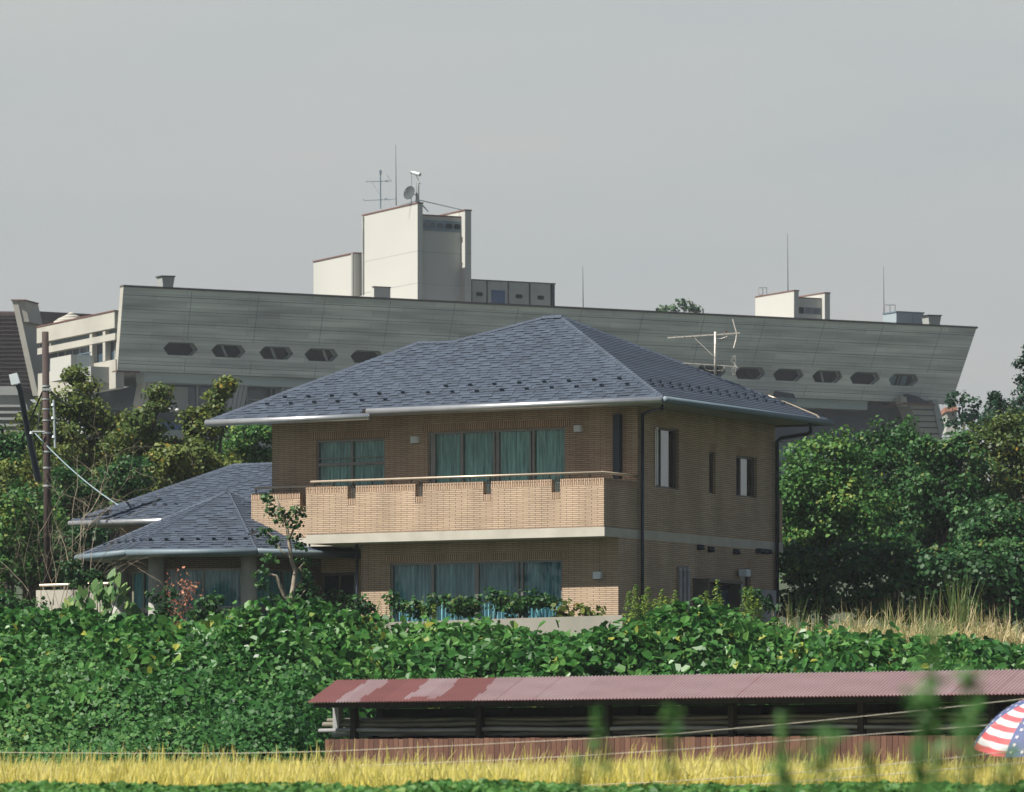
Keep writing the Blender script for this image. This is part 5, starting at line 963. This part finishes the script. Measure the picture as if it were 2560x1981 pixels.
for i in range(120):                                    # small shoots standing up from the mass
    x = random.uniform(-14, 14); y = random.uniform(92, 109); q_ = x / y * 110
    if y > 99 and (-8.2 < q_ < -6 or -.1 < q_ < 2.5 or q_ > 6): continue
    z = float(bank(np.array([x]), np.array([y]))[0]); c, n, sz, rv = crown_cloud([((x, y, z + random.uniform(.1, .42)), (random.uniform(.08, .22), .12, random.uniform(.15, .32)))], .135, .35, .16)
    C_.append(c); N_.append(n); S_.append(sz); R_.append(np.clip(rv + random.uniform(-.05, .3), 0, 1))
c, n = np.concatenate(C_), np.concatenate(N_); o = np_mesh('vines', folded(c, n, np.concatenate(S_)), 4, np.repeat(np.concatenate(R_), 2), LK); tag(o, 'lumpy mounds of green vines swelling out of the bank', 'vines', None, 'stuff')
# dry grass and pampas
def blades(n, cen, spread, h, wd, lean, rnd_mu, y_spread=.5, droop=.5, seg=5):
    b = np.stack([cen[0] + rng.normal(0, spread, n), cen[1] + rng.normal(0, y_spread, n), np.full(n, cen[2])], 1); a = rng.uniform(0, 2 * math.pi, n); L = h * rng.uniform(.55, 1.15, n); ln = np.abs(rng.normal(lean, lean * .5, n)); out = []
    side = np.stack([np.cos(a + 1.57), np.sin(a + 1.57), np.zeros(n)], 1); dr = np.stack([np.cos(a), np.sin(a) * .6, np.zeros(n)], 1)
    f = lambda t: b + dr * (ln * t ** 1.5)[:, None] * L[:, None] + np.array([0, 0, 1]) * ((t - droop * ln * t ** 3) * L)[:, None]
    faces = []
    for i in range(seg):
        t0, t1 = i / seg, (i + 1) / seg; p, q = f(t0), f(t1); w0, w1 = wd * (1 - t0 * .8), wd * (1 - t1 * .8) * (i < seg - 1) + .0008
        faces.append(np.stack([p - side * w0, p + side * w0, q + side * w1, q - side * w1], 1))
    r = np.clip(rng.normal(rnd_mu, .2, n), 0, 1); return np.concatenate(faces).reshape(-1, 3), np.tile(r, seg)
V_, R_ = [], []
for i in range(30):
    x = 1960 + i * 21; Y = 109 + random.uniform(-2, 2); c = P(x, 0, Y); zc = float(bank(np.array([c.x]), np.array([Y]))[0]) - .1; hh = .95 + .45 * math.exp(-((x - 2330) / 170) ** 2) + .1 * math.sin(i)
    v, r = blades(300, (c.x, Y, zc), .22, hh * 1.1, .013, 1.05, .62, .4, .75); V_.append(v); R_.append(r)
o = np_mesh('dry_grass', np.concatenate(V_), 4, np.concatenate(R_), DRY); tag(o, 'dry straw-coloured arching grass on the bank at the right', 'grass', None, 'stuff')
for (x, h_, n_, lab) in ((2395, 2.0, 90, 'tall upright green tussock rising highest from the dry grass at the right'), (2225, 1.35, 40, 'thin green tussock in the left part of the dry grass'), (1985, 1.5, 24, 'few tall green blades at the left end of the dry grass, by the house'), (2040, 1.3, 20, 'green blades and a brown seed head near the house corner'), (2300, 1.45, 40, 'green tussock in the middle of the dry grass')):
    Y = 109.5; c = P(x, 0, Y); zc = float(bank(np.array([c.x]), np.array([Y]))[0]) - .1; v, r = blades(n_, (c.x, Y, zc), .10, h_, .014, .22, .22, .15, .3); o = np_mesh('grass_tussock', v, 4, r, DRY); tag(o, lab, 'grass tussock')
# ------------------------------------------------------------------ the long low shed
SF = Frame(769, 81, (math.cos(R(39)), -math.sin(R(39))), (math.sin(R(39)), math.cos(R(39))))     # a to the right, b back
ze = EYE + (HY - 1757) * 81 / F; LS = SF.a(2700, 0); run, rise = .74, .375; zg = 1.05
shed = thing('tool_shed', 'long low open-fronted shed with red and pinkish corrugated roof, holding poles', 'shed', SF.p(5, .8, zg))
m = MB(); pit = .066; nseg = 6; nt_ = 10; ns = int(LS / pit * nseg); an = .012
def paint(s, t):                                       # red patches remaining on the left sheets
    w_ = .05 * math.sin(t * 5 + s) + .02 * math.sin(t * 17 + s * 5)
    x = s + w_; return 1.0 if (x < .62 or 1.10 < x < 1.95 or 2.62 < x < 3.40 or (1.9 < x < 2.7 and t < .10 + .06 * math.sin(s * 9))) else 0.0
for side in (0, 1):
    g_ = [[None] * (nt_ + 1) for _ in range(ns + 1)]
    for i in range(ns + 1):
        s = i * pit / nseg; h = an * math.cos(2 * math.pi * i / nseg)
        for j in range(nt_ + 1): t = j / nt_; g_[i][j] = (SF.p(s, run * t, ze + rise * t + h) if side == 0 else SF.p(s, 2 * run - run * t, ze + rise * t + h - .004))
    for i in range(ns):
        s = i * pit / nseg; trough = .34 * (math.cos(2 * math.pi * (i + .5) / nseg) < -.4) + .12 * (math.cos(2 * math.pi * (i + .5) / nseg) < .4); sheet = int(s / .78); off = random.Random(sheet).uniform(-.08, .08); seam = .25 if (s % .78) < .011 else 0  # trough: dirt tone plus corrugation shade put into the colour for stronger stripes
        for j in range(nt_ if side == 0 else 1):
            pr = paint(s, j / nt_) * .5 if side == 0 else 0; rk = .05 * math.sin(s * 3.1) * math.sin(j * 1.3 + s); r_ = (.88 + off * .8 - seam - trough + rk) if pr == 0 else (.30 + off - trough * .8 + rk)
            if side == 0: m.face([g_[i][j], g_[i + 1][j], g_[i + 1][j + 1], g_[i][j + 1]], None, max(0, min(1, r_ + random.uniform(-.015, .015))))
            else: m.face([g_[i][0], g_[i + 1][0], g_[i + 1][nt_], g_[i][nt_]], None, .8)
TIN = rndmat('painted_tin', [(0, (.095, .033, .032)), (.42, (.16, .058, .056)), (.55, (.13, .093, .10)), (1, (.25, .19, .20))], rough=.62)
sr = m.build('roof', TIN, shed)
m = MB(); m.box(SF, .05, LS, .10, .16, ze - .085, ze - .01); m.box(SF, .05, LS, run - .03, run + .03, ze + rise - .10, ze + rise - .025); m.box(SF, .05, LS, 2 * run - .16, 2 * run - .10, ze - .085, ze - .01); m.build('purlin', TIMB, shed)
for x in (881, 1195, 1515, 1826, 2150, 2478):
    a_ = SF.a(x, .46); m = MB(); m.box(SF, a_ - .05, a_ + .05, .46, .56, zg, ze - .09); m.build('post', TIMB, shed); m = MB(); m.box(SF, a_ - .05, a_ + .05, 2 * run - .3, 2 * run - .2, zg, ze - .09); m.build('post', TIMB, shed)
m = MB(); a_ = SF.a(845, .6); m.box(SF, a_ - .07, a_ + .06, .55, .66, ze - .45, ze + .15); m.build('gable_board', BAMP, shed)
m = MB(); m.box(SF, .35, LS, 2 * run - .18, 2 * run - .14, zg, ze - .09); m.build('back_boarding', M('dark_boarding', (.03, .027, .024), (.018, .016, .015), 3, stretch=(1, 1, 5)), shed)
# red boards
zbT = EYE + (HY - 1848) * 81 / F; m = MB(); a_ = SF.a(812, .36) ; w_ = .1045; i = 0
while a_ < LS:
    dz = random.uniform(-.006, .006); m.box(SF, a_, a_ + w_ - .007, .36 + random.uniform(0, .006), .385, zg - .1, zbT + dz, random.random()); a_ += w_; i += 1
m.build('board_front', RBRD, shed)
m = MB(); m.box(SF, SF.a(812, .36), LS, .386, .44, zbT - .12, zbT - .05); m.build('board_rail', TIMB, shed)
# stacked poles: each a thing
zpz = lambda py: EYE + (HY - py) * 80.5 / F
pol = [(.30, 1826, 2.2, .036, BAMP, 'grey weathered pole lying nearest the opening, lowest on the rack'), (.42, 1812, 2.4, .040, BAM, 'thick bamboo pole second from the front on the shed rack'), (.50, 1801, 2.0, .034, BAM, 'thinner bamboo pole above the thick one on the shed rack'), (.62, 1836, 2.1, .036, BAMP, 'pale pole behind the front one, resting on the boards'), (.72, 1815, 1.8, .042, BAM, 'dark bamboo pole deep in the shed at mid height'), (.85, 1822, 2.0, .036, BAMP, 'grey pole deep in the shed, low'), (.95, 1800, 1.6, .04, BAM, 'topmost dark pole at the back of the shed')]
for k, (b_, y, st_, r_, mt_, lab) in enumerate(pol):
    st0 = SF.a(775 + k * 14, b_); o = MB().tube([SF.p(st0 + (LS - st0) * i / 16, b_ + .28 * (1.1 - b_) + random.uniform(-.01, .01), zpz(y) + .012 * math.sin(i * 1.9 + k)) for i in range(17)], [r_ * random.uniform(.9, 1.1) for i in range(17)], 8).build('wooden_pole', mt_, None, True); tag(o, lab, 'pole', 'poles stored in the shed')
for x in (890, 1200, 1520, 1830, 2155, 2480): a_ = SF.a(x, .2); MB().box(SF, a_ - .03, a_ + .03, .57, 1.25, zpz(1846), zpz(1846) + .04).build('rack_bar', TIMB, shed)

# ------------------------------------------------------------------ rice field, bean row
def rice(n, y0, y1, zb_, seed):
    x = rng.uniform(-.112 * y1, .112 * y1, n); y = rng.uniform(y0, y1, n); keep = np.abs(x) < .112 * y; x, y = x[keep], y[keep]; n = len(x)
    tuft = rng.integers(0, n // 9 + 1, n); tx, ty = rng.uniform(-.112 * y1, .112 * y1, n // 9 + 1), rng.uniform(y0, y1, n // 9 + 1); x = tx[tuft] + rng.normal(0, .07, n); y = ty[tuft] + rng.normal(0, .07, n)
    z0 = gz(y); h = (.66 + .07 * wav(x, y, .9, 41) + rng.normal(0, .055, n)) * (1 + .28 * (rng.random(n) < .02)); a = rng.normal(.9, 1.0, n); ln = np.abs(rng.normal(.22, .13, n)); d = np.stack([np.cos(a), -np.abs(np.sin(a)) * .5, np.zeros(n)], 1); sd = np.stack([np.cos(a + 1.2), np.sin(a + 1.2) * .4, np.zeros(n)], 1); b = np.stack([x, y, z0 - .02], 1); F_ = []; RR = []
    r = np.clip(rng.normal(.58, .2, n) + .15 * wav(x, y, 1.5, 43), 0, 1)
    f = lambda t: b + d * (ln * t ** 2)[:, None] * h[:, None] + np.array([0, 0, 1]) * ((t - .4 * ln * t ** 3) * h)[:, None]
    for (t0, t1, w0, w1, dr) in ((.25, .6, .005, .0055, -.15), (.6, .85, .0055, .0065, 0), (.85, 1.0, .0065, .0015, .15)):
        p, q = f(t0), f(t1); F_.append(np.stack([p - sd * w0, p + sd * w0, q + sd * w1, q - sd * w1], 1)); RR.append(np.clip(r + dr, 0, 1))
    return np.concatenate(F_).reshape(-1, 3), np.concatenate(RR)
A1 = [rice(40000, 50, 54, 0, 1), rice(34000, 54, 60, 0, 2), rice(22000, 60, 76, 0, 3)]
o = np_mesh('rice_plants', np.concatenate([a[0] for a in A1]), 4, np.concatenate([a[1] for a in A1]), RICE); tag(o, 'ripe golden rice crop filling the field in front of the shed', 'rice', None, 'stuff')
n = 26000; x = rng.uniform(-5.6, 5.6, n); y = rng.uniform(38.6, 43, n); top = .648 + .06 * wav(x, y, 2.2, 51) + .03 * wav(x, y, 6, 52) + .035 * np.clip(-x - 1, 0, 1) * 0
z = gz(y) + top * rng.uniform(.75, 1, n) ** .7; nn = rng.normal(size=(n, 3)) * .5 + [-.1, -.2, 1]; nn /= np.linalg.norm(nn, axis=1)[:, None]
v = folded(np.stack([x, y, z], 1), nn, .075 * rng.uniform(.6, 1.25, n)); o = np_mesh('bean_leaves', v, 4, np.repeat(np.clip(rng.normal(.6, .2, n), 0, 1), 2), LBN); tag(o, 'dense row of bright green bean leaves along the bottom edge', 'bean plants', None, 'stuff')

# ------------------------------------------------------------------ strings over the field
def string(label, pts, Y0, Y1, r=.0034):
    n = len(pts); q = [P(x, y, Y0 + (Y1 - Y0) * (x + 60) / 2680) for x, y in pts]; o = MB().tube(q, r, 5).build('string', STR); tag(o, label, 'string', 'strings stretched over the rice')
string('uppermost white string, sagging at left and rising to the right in front of the shed', [(-60, 1881), (300, 1884), (600, 1883.5), (820, 1879), (1000, 1871), (1199, 1861.5), (1450, 1848), (1700, 1834), (2000, 1807), (2300, 1777), (2620, 1741)], 56, 47)
string('second string from the top, passing just left of the parasol', [(-60, 1928), (300, 1927.5), (600, 1924), (820, 1918), (1200, 1903), (1450, 1890), (1700, 1874.5), (2000, 1850), (2300, 1827), (2620, 1801)], 56, 47)
string('third string from the top, low across the right half of the rice', [(700, 1985), (1000, 1978), (1300, 1970), (1660, 1955), (1900, 1940), (2113, 1923), (2400, 1893), (2620, 1868)], 53, 47.5)
string('lowest string, just above the bean leaves at the right', [(1200, 1990), (1660, 1973), (1950, 1958), (2300, 1930), (2620, 1901)], 52, 47)

# ------------------------------------------------------------------ parasol with stars and stripes
def parasol():
    Y = 49; hub = P(2618, 1742, Y + .25); root = thing('parasol', 'parasol with red and white stripes and white stars on blue, cut by the right edge', 'umbrella', P(2640, 2100, Y))
    ax = Vector((-.20, -.26, .95)).normalized(); ex = (Vector((1, 0, 0)) - ax * ax.x).normalized(); ey = ax.cross(ex); Rr, Hh = .80, .36; kk_ = .95
    pos = lambda th, r: hub + (ex * math.cos(th) + ey * math.sin(th)) * Rr * math.sin(r * kk_) / math.sin(kk_) * (1 - .045 * (1 - abs(math.cos(4 * (th - t0_)))) * r) - ax * Hh * (1 - math.cos(r * kk_)) / (1 - math.cos(kk_)) * 1.0
    t0_ = R(2); RED = M('red_cloth', (.46, .075, .085), (.40, .06, .07), 3, rough=.7); WC = M('white_cloth', (.52, .50, .51), (.48, .46, .47), 3, rough=.7); BC = M('navy_cloth', (.06, .08, .18), (.05, .065, .15), 3, rough=.7)
    for g_ in range(8):
        a0 = t0_ + g_ * math.pi / 4; red, wh = MB(), MB(); ns_ = 13
        blue = g_ in (7, 5, 3, 1)
        if blue:
            for i in range(10):
                for j in range(8): t = [a0 + math.pi / 4 * k / 8 for k in (j, j + 1)]; red.face([pos(t[0], i / 10), pos(t[1], i / 10), pos(t[1], (i + 1) / 10), pos(t[0], (i + 1) / 10)])
            p_ = red.build('canopy_panel', BC, root); st = MB()
            for i in range(3, 10):
                r = (i + .45) / 10; cnt = max(1, int(round(i * .55)))
                for j in range(cnt):
                    th = a0 + math.pi / 4 * (j + .5 + (.0 if i % 2 else .0)) / cnt; c = pos(th, r); e1 = (pos(th + .02, r) - c).normalized(); e2 = (pos(th, r + .02) - c).normalized(); nn_ = e1.cross(e2); nn_ = nn_ if nn_.dot(ax) > 0 else -nn_
                    st.face([c + nn_ * .004 + (e1 * math.cos(2 * math.pi * k / 10) + e2 * math.sin(2 * math.pi * k / 10)) * (.026 if k % 2 == 0 else .011) for k in range(10)])
            st.build('stars', WC, p_)
        else:
            for i in range(ns_):
                tgt = red if i % 2 == 0 else wh; r0_, r1_ = 1 - i / ns_, 1 - (i + 1) / ns_
                for j in range(8): t = [a0 + math.pi / 4 * k / 8 for k in (j, j + 1)]; tgt.face([pos(t[0], r0_), pos(t[1], r0_), pos(t[1], r1_), pos(t[0], r1_)])
            p_ = wh.build('canopy_panel', WC, root); red.build('stripes', RED, p_)
    m = MB(); m.tube([hub + ax * .05, hub - ax * 1.15], .012, 8); m.build('pole', STEEL, root)
    m = MB()
    for g_ in range(8): th = t0_ + g_ * math.pi / 4; m.tube([pos(th, r) - ax * .006 for r in (0, .25, .5, .75, 1.0, 1.015)], .003, 4)
    m.build('rib', STEEL, root)
parasol()

# ------------------------------------------------------------------ out-of-focus weeds close to the camera
def weed(x, ytop, Y, label, wpl=1.0, n=260, lean=0, lf=.022, gaps=()):
    n = int(n * (1.5 if wpl > .85 else .62))
    root = thing('weed', label, 'weed', P(x, 2100, Y)); b = P(x, 2400, Y); b.z = 0.0; t = P(x + lean, ytop, Y); mb = MB(); mb.tube([b, b.lerp(t, .5), t], [.008, .006, .002], 6); mb.build('stem', M0STEM, root)
    f = (rng.random(n) ** .75) * .45 + .56 if wpl > .85 else np.clip(1 - np.abs(rng.normal(0, .055, n)), .6, 1); keep = np.ones(n, bool)
    a = rng.uniform(0, 6.28, n); wd = (.034 * wpl * np.clip(1.15 - f, .12, 1) / .3 + .008) * (1 + .5 * np.sin(f * 34 + x)); rr = rng.uniform(.1, 1, n) * wd
    c = np.array(b)[None] + (np.array(t) - np.array(b))[None] * f[:, None]; c = c + np.stack([np.cos(a) * rr, np.sin(a) * rr, rr * .3], 1); nn = np.stack([rng.normal(0, .5, n), rng.normal(-.2, .5, n), np.full(n, .7)], 1); nn /= np.linalg.norm(nn, axis=1)[:, None]
    v, kk = leaves(c, nn, lf * rng.uniform(.6, 1.3, n), 5, .35); np_mesh('foliage', v, kk, rng.uniform(.3, .9, n), LU, root)
weed(2400, 1590, 8.96, 'tallest blurred green weed, crossing the shed roof near the right', .9, 200, -70)
weed(2430, 1680, 8.7, 'blurred weed just right of the tallest one', .8, 150, 0)
weed(2420, 1800, 8.19, 'thick blurred clump of weed low near the right, in front of the rice', 1.3, 190, -10)
weed(2330, 1730, 8.64, 'slim blurred weed left of the tallest one', .7, 130, -30)
weed(1945, 1785, 8.96, 'thin blurred weed crossing the shed opening, right of centre', .5, 100, 12); weed(1690, 1770, 9.28, 'thin blurred weed crossing the shed opening, centre right', .5, 90, -12)
weed(1510, 1775, 9.28, 'leftmost thin blurred weed in front of the shed', .5, 100, -15); weed(2060, 1850, 8.64, 'blurred bushy weed over the rice, right of centre', 1.0, 240, -5)
weed(2170, 1860, 8.64, 'blurred weed tuft over the rice between two bushier ones', .7, 130, 5); weed(2290, 1895, 8.32, 'short blurred weed low over the rice near the clump', 1.0, 160, 10)
weed(1440, 1900, 8.96, 'short faint blurred weed over the rice at centre', .5, 70, 5); weed(1960, 1890, 8.58, 'short blurred weed over the rice', .8, 130, 5)
weed(2520, 1900, 8.32, 'short blurred weed below the parasol', .9, 150, 0)

# ------------------------------------------------------------------ haze
hz = MB(); 
class W0:
    def p(s, a, b, z): return Vector((a, b, z))
hz.box(W0(), -400, 400, -60, 700, -1.2, 62)
hm = bpy.data.materials.new('haze'); hm.use_nodes = True; nt = hm.node_tree; nt.nodes.clear(); pv = nt.nodes.new('ShaderNodeVolumePrincipled'); pv.inputs['Density'].default_value = .00014; pv.inputs['Color'].default_value = (.86, .92, 1, 1); mo = nt.nodes.new('ShaderNodeOutputMaterial'); nt.links.new(pv.outputs[0], mo.inputs['Volume'])
HAZE = True
if HAZE: ho_ = hz.build('haze', hm); ho_['kind'] = 'stuff'; ho_['label'] = 'thin pale air haze over the whole scene'; ho_['category'] = 'haze'
